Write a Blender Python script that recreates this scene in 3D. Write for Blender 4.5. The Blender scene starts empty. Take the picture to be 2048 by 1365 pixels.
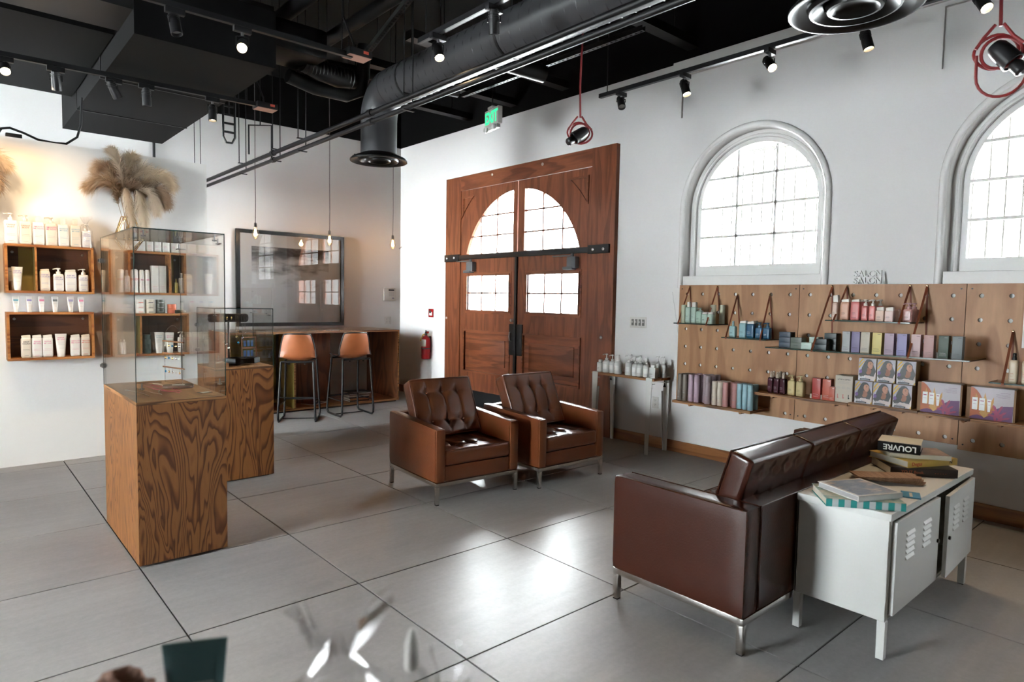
import bpy, bmesh, math, random
from mathutils import Vector, Matrix
from mathutils.geometry import tessellate_polygon
random.seed(7)
PI = math.pi
R = math.radians
SC = bpy.context.scene
COL = SC.collection
V = Vector

# ------------------------------------------------------------------ materials
MATS = {}
def nt_mat(name):
    m = bpy.data.materials.new(name); m.use_nodes = True
    nt = m.node_tree
    for n in list(nt.nodes): nt.nodes.remove(n)
    out = nt.nodes.new('ShaderNodeOutputMaterial')
    MATS[name] = m
    return m, nt, out
def N(nt, typ, **kw):
    n = nt.nodes.new('ShaderNode' + typ)
    for k, v in kw.items():
        if k in n.inputs: n.inputs[k].default_value = v
        else: setattr(n, k, v)
    return n
def L(nt, a, b): nt.links.new(a, b)
def c4(c): return (c[0], c[1], c[2], 1.0)
def srgb(r, g, b):
    f = lambda u: (u / 255 / 12.92) if u / 255 <= 0.04045 else ((u / 255 + 0.055) / 1.055) ** 2.4
    return (f(r), f(g), f(b))
def pmat(name, col, rough=0.5, metal=0.0, coat=0.0, noise=0.0, nscale=8.0, bump=0.0, bscale=60.0, spec=0.5, emit=None, estr=0.0):
    if name in MATS: return MATS[name]
    m, nt, out = nt_mat(name)
    p = N(nt, 'BsdfPrincipled')
    p.inputs['Base Color'].default_value = c4(col)
    p.inputs['Roughness'].default_value = rough
    p.inputs['Metallic'].default_value = metal
    p.inputs['Specular IOR Level'].default_value = spec
    p.inputs['Coat Weight'].default_value = coat
    p.inputs['Coat Roughness'].default_value = 0.12
    if emit:
        p.inputs['Emission Color'].default_value = c4(emit); p.inputs['Emission Strength'].default_value = estr
    tc = N(nt, 'TexCoord')
    if noise > 0:
        nz = N(nt, 'TexNoise', Scale=nscale, Detail=4.0)
        L(nt, tc.outputs['Object'], nz.inputs['Vector'])
        mx = N(nt, 'Mix', data_type='RGBA')
        mx.inputs[6].default_value = c4([max(0, c * (1 - noise)) for c in col]); mx.inputs[7].default_value = c4([min(1, c * (1 + noise)) for c in col])
        L(nt, nz.outputs['Fac'], mx.inputs[0]); L(nt, mx.outputs[2], p.inputs['Base Color'])
    if bump > 0:
        nb = N(nt, 'TexNoise', Scale=bscale, Detail=3.0)
        L(nt, tc.outputs['Object'], nb.inputs['Vector'])
        b = N(nt, 'Bump', Strength=bump, Distance=0.01)
        L(nt, nb.outputs['Fac'], b.inputs['Height']); L(nt, b.outputs['Normal'], p.inputs['Normal'])
    L(nt, p.outputs[0], out.inputs[0])
    return m
def glass_mat(name, tint, ior=1.45, rough=0.0, extra=0.0):
    if name in MATS: return MATS[name]
    m, nt, out = nt_mat(name)
    t = N(nt, 'BsdfTransparent'); t.inputs[0].default_value = c4(tint)
    g = N(nt, 'BsdfGlossy'); g.inputs['Roughness'].default_value = rough; g.inputs[0].default_value = (1, 1, 1, 1)
    f = N(nt, 'Fresnel'); ge = N(nt, 'NewGeometry'); mr = N(nt, 'MapRange'); mr.inputs['To Min'].default_value = ior; mr.inputs['To Max'].default_value = 1 / ior
    L(nt, ge.outputs['Backfacing'], mr.inputs[0]); L(nt, mr.outputs[0], f.inputs['IOR'])
    mx = N(nt, 'MixShader')
    if extra:
        a = N(nt, 'Math', operation='ADD'); a.inputs[1].default_value = extra; L(nt, f.outputs[0], a.inputs[0]); L(nt, a.outputs[0], mx.inputs[0])
    else:
        L(nt, f.outputs[0], mx.inputs[0])
    L(nt, t.outputs[0], mx.inputs[1]); L(nt, g.outputs[0], mx.inputs[2]); L(nt, mx.outputs[0], out.inputs[0])
    return m
def wood_mat(name, light, dark, scale=(1, 1, 1), rings=10.0, detail=1.5, sharp=0.85, rough=0.4, coat=0.0, dist=0.35, seed=0.0, fine=0.15):
    """plain-sawn veneer: contour lines of a stretched noise give the cathedral grain"""
    if name in MATS: return MATS[name]
    m, nt, out = nt_mat(name)
    p = N(nt, 'BsdfPrincipled'); p.inputs['Roughness'].default_value = rough; p.inputs['Coat Weight'].default_value = coat
    tc = N(nt, 'TexCoord'); mp = N(nt, 'Mapping'); mp.inputs['Scale'].default_value = scale; mp.inputs['Location'].default_value = (seed, seed * 1.7, seed * .6)
    L(nt, tc.outputs['Object'], mp.inputs['Vector'])
    nz = N(nt, 'TexNoise', Scale=1.0, Detail=detail, Roughness=0.45, Distortion=dist); L(nt, mp.outputs[0], nz.inputs['Vector'])
    mu = N(nt, 'Math', operation='MULTIPLY'); mu.inputs[1].default_value = rings; L(nt, nz.outputs['Fac'], mu.inputs[0])
    fr = N(nt, 'Math', operation='FRACT'); L(nt, mu.outputs[0], fr.inputs[0])
    cr = N(nt, 'ValToRGB'); e = cr.color_ramp.elements
    e[0].position = 0.0; e[0].color = c4(dark); e[1].position = 0.10; e[1].color = c4(light)
    e2 = cr.color_ramp.elements.new(sharp - 0.35); e2.color = c4(light)
    e3 = cr.color_ramp.elements.new(sharp); e3.color = c4(dark)
    L(nt, fr.outputs[0], cr.inputs[0])
    n2 = N(nt, 'TexNoise', Scale=14.0, Detail=5.0); L(nt, mp.outputs[0], n2.inputs['Vector'])
    mx = N(nt, 'Mix', data_type='RGBA', blend_type='MULTIPLY'); mx.inputs[0].default_value = 1.0
    mr = N(nt, 'MapRange'); mr.inputs['To Min'].default_value = 1 - fine * 2; mr.inputs['To Max'].default_value = 1 + fine; L(nt, n2.outputs['Fac'], mr.inputs[0])
    L(nt, cr.outputs[0], mx.inputs[6]); L(nt, mr.outputs[0], mx.inputs[7])
    L(nt, mx.outputs[2], p.inputs['Base Color']); L(nt, p.outputs[0], out.inputs[0])
    return m

# ------------------------------------------------------------------ mesh builder
class MB:
    def __init__(s): s.v = []; s.f = []; s.m = []
    def add(s, vs, fs, mi=0, M=None):
        b = len(s.v)
        if M is not None: vs = [M @ V(v) for v in vs]
        s.v.extend([tuple(v) for v in vs]); s.f.extend([tuple(i + b for i in f) for f in fs]); s.m.extend([mi] * len(fs))
        return s
    def bm(s, bm, mi=0, M=None):
        bm.verts.ensure_lookup_table()
        for i, v in enumerate(bm.verts): v.index = i
        s.add([v.co.copy() for v in bm.verts], [[v.index for v in f.verts] for f in bm.faces], mi, M); bm.free(); return s
    def box(s, a, b, mi=0, bev=0.0, M=None, seg=2):
        x0, y0, z0 = [min(p, q) for p, q in zip(a, b)]; x1, y1, z1 = [max(p, q) for p, q in zip(a, b)]
        if bev <= 0:
            vs = [(x0, y0, z0), (x1, y0, z0), (x1, y1, z0), (x0, y1, z0), (x0, y0, z1), (x1, y0, z1), (x1, y1, z1), (x0, y1, z1)]
            return s.add(vs, [(0, 3, 2, 1), (4, 5, 6, 7), (0, 1, 5, 4), (1, 2, 6, 5), (2, 3, 7, 6), (3, 0, 4, 7)], mi, M)
        bm = bmesh.new(); bmesh.ops.create_cube(bm, size=1.0)
        for v in bm.verts: v.co = V(((x0 + x1) / 2 + v.co.x * (x1 - x0), (y0 + y1) / 2 + v.co.y * (y1 - y0), (z0 + z1) / 2 + v.co.z * (z1 - z0)))
        bev = min(bev, .45 * min(x1 - x0, y1 - y0, z1 - z0))
        bmesh.ops.bevel(bm, geom=list(bm.edges), offset=bev, segments=seg, profile=0.6, affect='EDGES', clamp_overlap=True)
        return s.bm(bm, mi, M)
    def cyl(s, p0, p1, r0, r1=None, seg=16, mi=0, caps=True, M=None):
        p0, p1 = V(p0), V(p1); r1 = r0 if r1 is None else r1
        d = (p1 - p0).normalized(); u = d.orthogonal().normalized(); w = d.cross(u)
        vs = []
        for p, r in ((p0, r0), (p1, r1)):
            for i in range(seg):
                a = 2 * PI * i / seg; vs.append(p + (u * math.cos(a) + w * math.sin(a)) * r)
        fs = [(i, (i + 1) % seg, seg + (i + 1) % seg, seg + i) for i in range(seg)]
        if caps: fs += [tuple(reversed(range(seg))), tuple(range(seg, 2 * seg))]
        return s.add(vs, fs, mi, M)
    def tube(s, pts, r, seg=8, mi=0, closed=False, M=None, radii=None):
        pts = [V(p) for p in pts]; n = len(pts); vs = []; u = None
        for i, p in enumerate(pts):
            if closed: d = (pts[(i + 1) % n] - pts[i - 1])
            else: d = pts[min(i + 1, n - 1)] - pts[max(i - 1, 0)]
            d = d.normalized() if d.length > 1e-9 else V((0, 0, 1))
            u = d.orthogonal().normalized() if u is None else (u - d * u.dot(d))
            if u.length < 1e-6: u = d.orthogonal()
            u.normalize(); w = d.cross(u); rr = radii[i] if radii else r
            for k in range(seg):
                a = 2 * PI * k / seg; vs.append(p + (u * math.cos(a) + w * math.sin(a)) * rr)
        fs = []
        for i in range(n if closed else n - 1):
            a, b = i * seg, ((i + 1) % n) * seg
            fs += [(a + k, a + (k + 1) % seg, b + (k + 1) % seg, b + k) for k in range(seg)]
        if not closed: fs += [tuple(reversed(range(seg))), tuple(range((n - 1) * seg, n * seg))]
        return s.add(vs, fs, mi, M)
    def lathe(s, prof, seg=24, mi=0, M=None, sx=1.0, sy=1.0, cap=True):
        vs = []; fs = []
        for (r, z) in prof:
            for k in range(seg):
                a = 2 * PI * k / seg; vs.append((r * sx * math.cos(a), r * sy * math.sin(a), z))
        for i in range(len(prof) - 1):
            a, b = i * seg, (i + 1) * seg
            fs += [(a + k, a + (k + 1) % seg, b + (k + 1) % seg, b + k) for k in range(seg)]
        if cap:
            if prof[0][0] > 1e-5: fs.append(tuple(reversed(range(seg))))
            if prof[-1][0] > 1e-5: fs.append(tuple(range((len(prof) - 1) * seg, len(prof) * seg)))
        return s.add(vs, fs, mi, M)
    def prism(s, outer, holes=(), t=0.01, mi=0, M=None, side_mi=None):
        """polygon (local XY) with holes, extruded along local Z from 0 to t"""
        def area(p): return sum(p[i - 1][0] * p[i][1] - p[i][0] * p[i - 1][1] for i in range(len(p)))
        outer = list(outer)
        if area(outer) < 0: outer.reverse()
        hs = []
        for h in holes:
            h = list(h)
            if area(h) > 0: h.reverse()
            hs.append(h)
        loops = [outer] + hs
        tris = tessellate_polygon([[V((x, y, 0)) for x, y in l] for l in loops])
        flat = [p for l in loops for p in l]; n = len(flat)
        vs = [(x, y, 0) for x, y in flat] + [(x, y, t) for x, y in flat]
        fs = []
        for a, b, c in tris:
            (ax, ay), (bx, by), (cx, cy) = flat[a], flat[b], flat[c]
            ar = (bx - ax) * (cy - ay) - (cx - ax) * (by - ay)
            if abs(ar) < 1e-12: continue
            if ar < 0: a, b, c = a, c, b
            fs.append((a, c, b)); fs.append((a + n, b + n, c + n))
        s.add(vs, fs, mi, M)
        sf = []; o = 0
        for l in loops:
            k = len(l)
            sf += [(o + i, o + (i + 1) % k, o + (i + 1) % k + n, o + i + n) for i in range(k)]; o += k
        base = len(s.v) - len(vs)
        s.f.extend([tuple(i + base for i in f) for f in sf]); s.m.extend([mi if side_mi is None else side_mi] * len(sf))
        return s
    def rbox(s, w, d, h, r, nx=6, ny=6, nz=6, mi=0, M=None, disp=None):
        """rounded, subdivided box centred on the origin; disp(p, n) -> moved p"""
        idx = {}; vs = []; fs = []
        def vert(i, j, k):
            key = (i, j, k)
            if key in idx: return idx[key]
            p = V((w * (i / nx - .5), d * (j / ny - .5), h * (k / nz - .5)))
            q = V([max(-l / 2 + r, min(l / 2 - r, c)) for c, l in zip(p, (w, d, h))])
            n = p - q
            if n.length > 1e-9: n.normalize(); p = q + n * r
            else: n = V((0, 0, 1))
            if disp: p = disp(p, n)
            idx[key] = len(vs); vs.append(p); return idx[key]
        for i in range(nx):
            for j in range(ny):
                for k, fl in ((0, True), (nz, False)):
                    q = [vert(i, j, k), vert(i + 1, j, k), vert(i + 1, j + 1, k), vert(i, j + 1, k)]; fs.append(tuple(reversed(q)) if fl else tuple(q))
        for i in range(nx):
            for k in range(nz):
                for j, fl in ((0, False), (ny, True)):
                    q = [vert(i, j, k), vert(i + 1, j, k), vert(i + 1, j, k + 1), vert(i, j, k + 1)]; fs.append(tuple(reversed(q)) if fl else tuple(q))
        for j in range(ny):
            for k in range(nz):
                for i, fl in ((0, True), (nx, False)):
                    q = [vert(i, j, k), vert(i, j + 1, k), vert(i, j + 1, k + 1), vert(i, j, k + 1)]; fs.append(tuple(reversed(q)) if fl else tuple(q))
        return s.add(vs, fs, mi, M)
    def sphere(s, c, r, seg=16, rings=8, mi=0, M=None, sz=1.0):
        prof = [(max(1e-6, r * math.sin(PI * i / rings)), -r * sz * math.cos(PI * i / rings)) for i in range(rings + 1)]
        T = Matrix.Translation(c)
        return s.lathe(prof, seg, mi, (M @ T) if M else T)
    def text(s, body, size, M, mi=0, depth=0.0006, bold=0.0, align='CENTER'):
        vs, fs = text_geo(body, align, bold)
        S = Matrix.Diagonal((size, size, depth, 1))
        return s.add(vs, fs, mi, M @ S)
    def build(s, name, mats, parent=None, ang=38, M=None, smooth=True):
        me = bpy.data.meshes.new(name)
        me.from_pydata(s.v, [], s.f)
        for m in (mats if isinstance(mats, (list, tuple)) else [mats]): me.materials.append(m)
        me.polygons.foreach_set('material_index', s.m)
        me.polygons.foreach_set('use_smooth', [smooth] * len(s.f))
        me.validate(); me.update()
        bm = bmesh.new(); bm.from_mesh(me); bmesh.ops.recalc_face_normals(bm, faces=list(bm.faces)); bm.to_mesh(me); bm.free()
        if smooth: me.set_sharp_from_angle(angle=R(ang))
        o = bpy.data.objects.new(name, me); COL.objects.link(o)
        if parent: o.parent = parent
        return o
_TX = {}
def text_geo(body, align='CENTER', bold=0.0):
    key = (body, align, bold)
    if key in _TX: return _TX[key]
    cu = bpy.data.curves.new('lettering_curve', 'FONT'); cu.body = body; cu.size = 1.0; cu.align_x = align; cu.align_y = 'CENTER'; cu.extrude = 0.5; cu.offset = bold; cu.resolution_u = 3
    o = bpy.data.objects.new('lettering_curve', cu); COL.objects.link(o)
    dg = bpy.context.evaluated_depsgraph_get(); ev = o.evaluated_get(dg); me = ev.to_mesh()
    vs = [v.co.copy() for v in me.vertices]; fs = [tuple(p.vertices) for p in me.polygons]
    ev.to_mesh_clear(); bpy.data.objects.remove(o); bpy.data.curves.remove(cu)
    _TX[key] = (vs, fs); return _TX[key]

# ------------------------------------------------------------------ scene graph
def tag(o, label=None, cat=None, group=None, kind=None):
    if label: o['label'] = label
    if cat: o['category'] = cat
    if group: o['group'] = group
    if kind: o['kind'] = kind
    return o
def thing(name, label, cat, loc=(0, 0, 0), rotz=0.0, group=None, rot=None):
    o = bpy.data.objects.new(name, None); COL.objects.link(o); o.empty_display_size = .05
    o.location = loc; o.rotation_euler = rot if rot else (0, 0, rotz)
    return tag(o, label, cat, group)
def dup(root, loc, rotz=0.0, label=None, group=None, parent=None):
    r = root.copy(); COL.objects.link(r); r.location = loc; r.rotation_euler = (0, 0, rotz)
    if label: r['label'] = label
    if group: r['group'] = group
    for ch in list(root.children):
        c = ch.copy(); COL.objects.link(c); c.parent = r
        for g in list(ch.children):
            d = g.copy(); COL.objects.link(d); d.parent = c
    return r
def struct(o): o['kind'] = 'structure'; return o
def T(x, y, z): return Matrix.Translation((x, y, z))
def RZ(a): return Matrix.Rotation(a, 4, 'Z')
def RX(a): return Matrix.Rotation(a, 4, 'X')
def RY(a): return Matrix.Rotation(a, 4, 'Y')
# local XY polygon -> wall planes.  YZ: poly x = world y, poly y = world z, extruded along +x
def M_YZ(x): return Matrix(((0, 0, 1, x), (1, 0, 0, 0), (0, 1, 0, 0), (0, 0, 0, 1)))
# XZ: poly x = world x, poly y = world z, extruded along -y from y
def M_XZ(y): return Matrix(((1, 0, 0, 0), (0, 0, -1, y), (0, 1, 0, 0), (0, 0, 0, 1)))
def rect(x0, y0, x1, y1): return [(x0, y0), (x1, y0), (x1, y1), (x0, y1)]
def arch(c, hw, z0, zs, n=24, r=None):
    r = hw if r is None else r
    return [(c - hw, z0), (c + hw, z0)] + [(c + r * math.cos(PI * i / n), zs + r * math.sin(PI * i / n)) for i in range(n + 1)]
def circ(x, y, r, n=16): return [(x + r * math.cos(2 * PI * i / n), y + r * math.sin(2 * PI * i / n)) for i in range(n)]

# ------------------------------------------------------------------ palette
WHITE_WALL = pmat('wall_paint', (0.83, 0.825, 0.82), .85, noise=.03, nscale=1.5, bump=.15, bscale=9)
PART_WALL = pmat('partition_paint', (0.80, 0.785, 0.76), .85, noise=.02, nscale=1.2)
BLACK = pmat('black_paint', (0.0022, 0.0022, 0.0024), .65, spec=.12, noise=.35, nscale=2)
BLACKM = pmat('black_metal', (0.008, 0.008, 0.009), .4, spec=.35)
DUCTM = pmat('duct_paint', (0.0048, 0.005, 0.0055), .36, spec=.25, noise=.2, nscale=6)
SPIRAL = pmat('spiral_duct_lit', (0.045, 0.046, 0.05), .40, spec=.5)  # lighter than the other ducts: window light on it put into the colour
TRIM = pmat('trim_paint', (0.82, 0.815, 0.80), .45)
CHROME = pmat('brushed_chrome', (0.82, 0.80, 0.77), .24, metal=1.0)
STEEL = pmat('steel', (0.45, 0.45, 0.46), .3, metal=1.0)
GOLD = pmat('brass', (0.75, 0.52, 0.22), .25, metal=1.0)
WHITE_METAL = pmat('white_powder_coat', (0.78, 0.79, 0.77), .38, noise=.02, nscale=5)
WHITE_PL = pmat('white_plastic', (0.80, 0.80, 0.78), .35)
PAPER = pmat('white_paper', (0.82, 0.81, 0.78), .7)
BLACK_PL = pmat('black_plastic', (0.012, 0.012, 0.013), .35)
GLASS = glass_mat('clear_glass', (0.988, 0.995, 0.992))
WGLASS = glass_mat('window_glass', (0.97, 0.985, 0.98), ior=1.3)
EDGE = pmat('glass_edge', (0.018, 0.05, 0.045), .15)
SHELFG = glass_mat('shelf_glass', (0.80, 0.88, 0.85), ior=1.5)
BULBG = glass_mat('bulb_glass', (0.98, 0.93, 0.85), ior=1.3)
FILM = glass_mat('clear_film', (0.975, 0.975, 0.98), ior=1.35, rough=.15, extra=.01)
FIR = wood_mat('fir_plywood', (0.30, 0.125, 0.040), (0.105, 0.030, 0.010), scale=(4.6, 4.6, .85), rings=23, detail=3.0, sharp=.9, rough=.42, dist=.7, seed=3.1, fine=.1)
FIR_TOP = wood_mat('fir_ply_top', (0.50, 0.25, 0.10), (0.33, 0.14, 0.05), scale=(3, .7, 3), rings=9, rough=.4)
PLY_EDGE = wood_mat('ply_edge', (0.42, 0.21, 0.085), (0.10, 0.045, 0.02), scale=(1.2, 1.2, 60), rings=3, rough=.55)
BIRCH = wood_mat('peg_plywood', (0.45, 0.245, 0.12), (0.36, 0.175, 0.08), scale=(2.4, 2.4, .45), rings=7, detail=1.6, sharp=.8, rough=.5, fine=.12)
SHELFW = wood_mat('shelf_plywood', (0.40, 0.19, 0.075), (0.24, 0.095, 0.034), scale=(9, .8, 9), rings=6, rough=.5)
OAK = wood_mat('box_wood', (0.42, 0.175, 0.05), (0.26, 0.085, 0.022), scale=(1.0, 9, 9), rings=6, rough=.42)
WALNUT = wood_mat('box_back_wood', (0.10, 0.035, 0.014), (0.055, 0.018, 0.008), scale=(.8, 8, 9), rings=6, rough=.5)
COUNTERW = wood_mat('counter_veneer', (0.17, 0.062, 0.026), (0.085, 0.028, 0.012), scale=(3.0, 3.0, .7), rings=9, rough=.42)
COUNTER_TOP = wood_mat('counter_top_veneer', (0.40, 0.21, 0.11), (0.30, 0.14, 0.065), scale=(.7, 5, 5), rings=7, rough=.22, coat=.4)
DOORW = wood_mat('door_wood', (0.235, 0.072, 0.030), (0.155, 0.043, 0.017), scale=(5, 5, .55), rings=6, detail=2, rough=.36, fine=.2)
DOORW_H = wood_mat('door_wood_rail', (0.245, 0.076, 0.032), (0.15, 0.042, 0.017), scale=(5, .55, 5), rings=6, detail=2, rough=.36, fine=.2)
BASEW = wood_mat('baseboard_wood', (0.30, 0.125, 0.042), (0.21, 0.08, 0.027), scale=(8, .5, 8), rings=5, rough=.35)
GOLDP = pmat('gold_paint', (0.30, 0.22, 0.06), .33, metal=.35, noise=.35, nscale=3)
LEATHER = pmat('tan_leather', (0.165, 0.048, 0.017), .28, coat=.25, noise=.22, nscale=7, bump=.12, bscale=130)
SADDLE = pmat('saddle_leather', (0.34, 0.10, 0.032), .42, noise=.28, nscale=6, bump=.05, bscale=90)
SOFA_L = pmat('oxblood_leather', (0.042, 0.0100, 0.0052), .26, spec=.35, coat=.12, noise=.18, nscale=6, bump=.08, bscale=120)
STRAPM = pmat('strap_leather', (0.23, 0.055, 0.018), .5)
REDCORD = pmat('red_cord', (0.22, 0.012, 0.014), .6)
SKY_STRENGTH, EXPOSURE, LAMP = 60.0, 0.62, 0.75
# ================================================================== the room
XW, YB, YP, ZC, ZT = 5.92, 5.945, 3.863, 3.81, 4.45
# floor: polished concrete cut into big slabs by thin dark joints
def floor_mat():
    m, nt, out = nt_mat('concrete')
    p = N(nt, 'BsdfPrincipled'); tc = N(nt, 'TexCoord')
    n1 = N(nt, 'TexNoise', Scale=1.1, Detail=6.0, Roughness=.6, Distortion=.4); L(nt, tc.outputs['Object'], n1.inputs['Vector'])
    n2 = N(nt, 'TexNoise', Scale=38.0, Detail=5.0, Roughness=.7); L(nt, tc.outputs['Object'], n2.inputs['Vector'])
    mp = N(nt, 'Mapping'); mp.inputs['Scale'].default_value = (1.0, 9, 1); mp.inputs['Rotation'].default_value = (0, 0, .5); L(nt, tc.outputs['Object'], mp.inputs['Vector'])
    n3 = N(nt, 'TexNoise', Scale=2.0, Detail=4.0); L(nt, mp.outputs[0], n3.inputs['Vector'])
    cr = N(nt, 'ValToRGB'); e = cr.color_ramp.elements
    e[0].position = .3; e[0].color = (.355, .346, .342, 1); e[1].position = .72; e[1].color = (.49, .478, .468, 1)
    L(nt, n1.outputs['Fac'], cr.inputs[0])
    mr = N(nt, 'MapRange'); mr.inputs['From Min'].default_value = .25; mr.inputs['From Max'].default_value = .75; mr.inputs['To Min'].default_value = .90; mr.inputs['To Max'].default_value = 1.08; L(nt, n2.outputs['Fac'], mr.inputs[0])
    m1 = N(nt, 'Mix', data_type='RGBA', blend_type='MULTIPLY'); m1.inputs[0].default_value = 1; L(nt, cr.outputs[0], m1.inputs[6]); L(nt, mr.outputs[0], m1.inputs[7])
    m3 = N(nt, 'MapRange'); m3.inputs['To Min'].default_value = .86; m3.inputs['To Max'].default_value = 1.1; L(nt, n3.outputs['Fac'], m3.inputs[0])
    m2 = N(nt, 'Mix', data_type='RGBA', blend_type='MULTIPLY'); m2.inputs[0].default_value = 1; L(nt, m1.outputs[2], m2.inputs[6]); L(nt, m3.outputs[0], m2.inputs[7])
    L(nt, m2.outputs[2], p.inputs['Base Color'])
    rr = N(nt, 'MapRange'); rr.inputs['To Min'].default_value = .25; rr.inputs['To Max'].default_value = .40; L(nt, n1.outputs['Fac'], rr.inputs[0]); L(nt, rr.outputs[0], p.inputs['Roughness'])
    b = N(nt, 'Bump', Strength=.06, Distance=.004); L(nt, n2.outputs['Fac'], b.inputs['Height']); L(nt, b.outputs['Normal'], p.inputs['Normal'])
    L(nt, p.outputs[0], out.inputs[0]); return m
FLOORM = floor_mat(); JOINT = pmat('floor_joint', (.03, .027, .025), .8)
xs = [-3.2, -2.4, -1.5, -.6, .31, 1.219, 2.04, 3.06, 4.017, 5.026, 5.98, 6.9, 8.0, 9.0, 10.0, 11.0, 12.0]
ys = [-6.0, -5.46, -4.56, -3.65, -2.74, -1.828, -.922, 0, .899, 1.824, 2.742, 3.66, 4.57, 5.945]
b = MB(); b.box((-3.4, -6.2, -.08), (12.2, 6.2, -.006), 1)
g = .0045
for i in range(len(xs) - 1):
    for j in range(len(ys) - 1):
        b.add([(xs[i] + g, ys[j] + g, 0), (xs[i + 1] - g, ys[j] + g, 0), (xs[i + 1] - g, ys[j + 1] - g, 0), (xs[i] + g, ys[j + 1] - g, 0),
               (xs[i] + g, ys[j] + g, -.006), (xs[i + 1] - g, ys[j] + g, -.006), (xs[i + 1] - g, ys[j + 1] - g, -.006), (xs[i] + g, ys[j + 1] - g, -.006)],
              [(0, 1, 2, 3), (0, 4, 5, 1), (1, 5, 6, 2), (2, 6, 7, 3), (3, 7, 4, 0)], 0)
struct(b.build('floor', [FLOORM, JOINT]))
b = MB(); b.box((-3.4, -6.2, ZT), (12.2, 6.3, ZT + .1)); struct(b.build('ceiling', BLACK))
# back wall
b = MB(); b.box((-3.4, YB, -.08), (XW + .33, YB + .25, ZC)); b.box((-3.4, YB, ZC), (XW + .33, YB + .25, ZT), 1)
struct(b.build('wall_back', [WHITE_WALL, BLACK]))
# right wall with arched windows, door opening and two shallow blind panels
WC = [(.047, .665), (-2.15, .665)]
holes_s = [arch(c, hw, 1.66, 2.385, 28) for c, hw in WC] + [rect(1.62, .05, 4.60, 3.08)]
skin = holes_s + [rect(-.70, 3.28, .80, 3.70), rect(-2.9, 3.20, -1.40, 3.64)]
b = MB()
b.prism(rect(-3.3, -.08, YB, ZC), skin, .028, 0, M_YZ(XW))
b.prism(rect(-3.3, -.08, YB, ZC), holes_s, .302, 0, M_YZ(XW + .028))
b.box((XW, -3.3, ZC), (XW + .33, YB, ZT), 1)
struct(b.build('wall_right', [WHITE_WALL, BLACK]))
b = MB(); b.box((XW - .07, -3.3, 3.70), (XW + .002, .86, 3.80), 0, .004); b.box((XW - .03, -3.3, 3.672), (XW + .002, .86, 3.70), 0, .004)
struct(b.build('trim_1', TRIM))
# the partition that carries the left shelves
b = MB(); b.box((-3.2, YP, -.006), (2.441, YP + .14, 2.755)); struct(b.build('wall_partition', PART_WALL))
# the rest of the room behind the camera
def front_holes():
    H = []
    for x in (9.28, 10.27): H += [rect(x, 1.18, x + .92, 2.07), rect(x, 2.70, x + .92, 3.55)]
    H += [rect(7.75, 2.1, 8.54, 3.0)]
    return H
FH = front_holes()
b = MB(); b.prism(rect(-3.4, -.08, 12.2, ZC), FH, .2, 0, M_XZ(-6.0)); b.box((-3.4, -6.2, ZC), (12.2, -6.0, ZT), 1)
struct(b.build('wall_front', [WHITE_WALL, BLACK]))
LH = [rect(-.3, .8, 1.2, 2.3), rect(4.3, .4, 5.7, 3.5)]  # unseen; sized for the daylight they give, corridor one added to brighten the back
b = MB(); b.prism(rect(-6.2, -.08, YB, ZC), LH, .2, 0, M_YZ(-3.4)); b.box((-3.4, -6.2, ZC), (-3.2, YB, ZT), 1)
struct(b.build('wall_left', [WHITE_WALL, BLACK]))
b = MB(); b.box((XW, -3.3, -.08), (12.2, -3.1, ZC)); b.box((XW + .33, -3.312, ZC), (12.2, -3.1, ZT), 1); struct(b.build('wall_return', [WHITE_WALL, BLACK]))
b = MB(); b.box((12.0, -6.2, -.08), (12.2, -3.1, ZT)); struct(b.build('wall_annex', WHITE_WALL))
# baseboard
b = MB(); b.box((5.903, -3.3, 0), (XW, 1.54, .113), 0, .003); b.box((5.903, 4.66, 0), (XW, YB, .113), 0, .003); struct(b.build('baseboard_right', BASEW))
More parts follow.
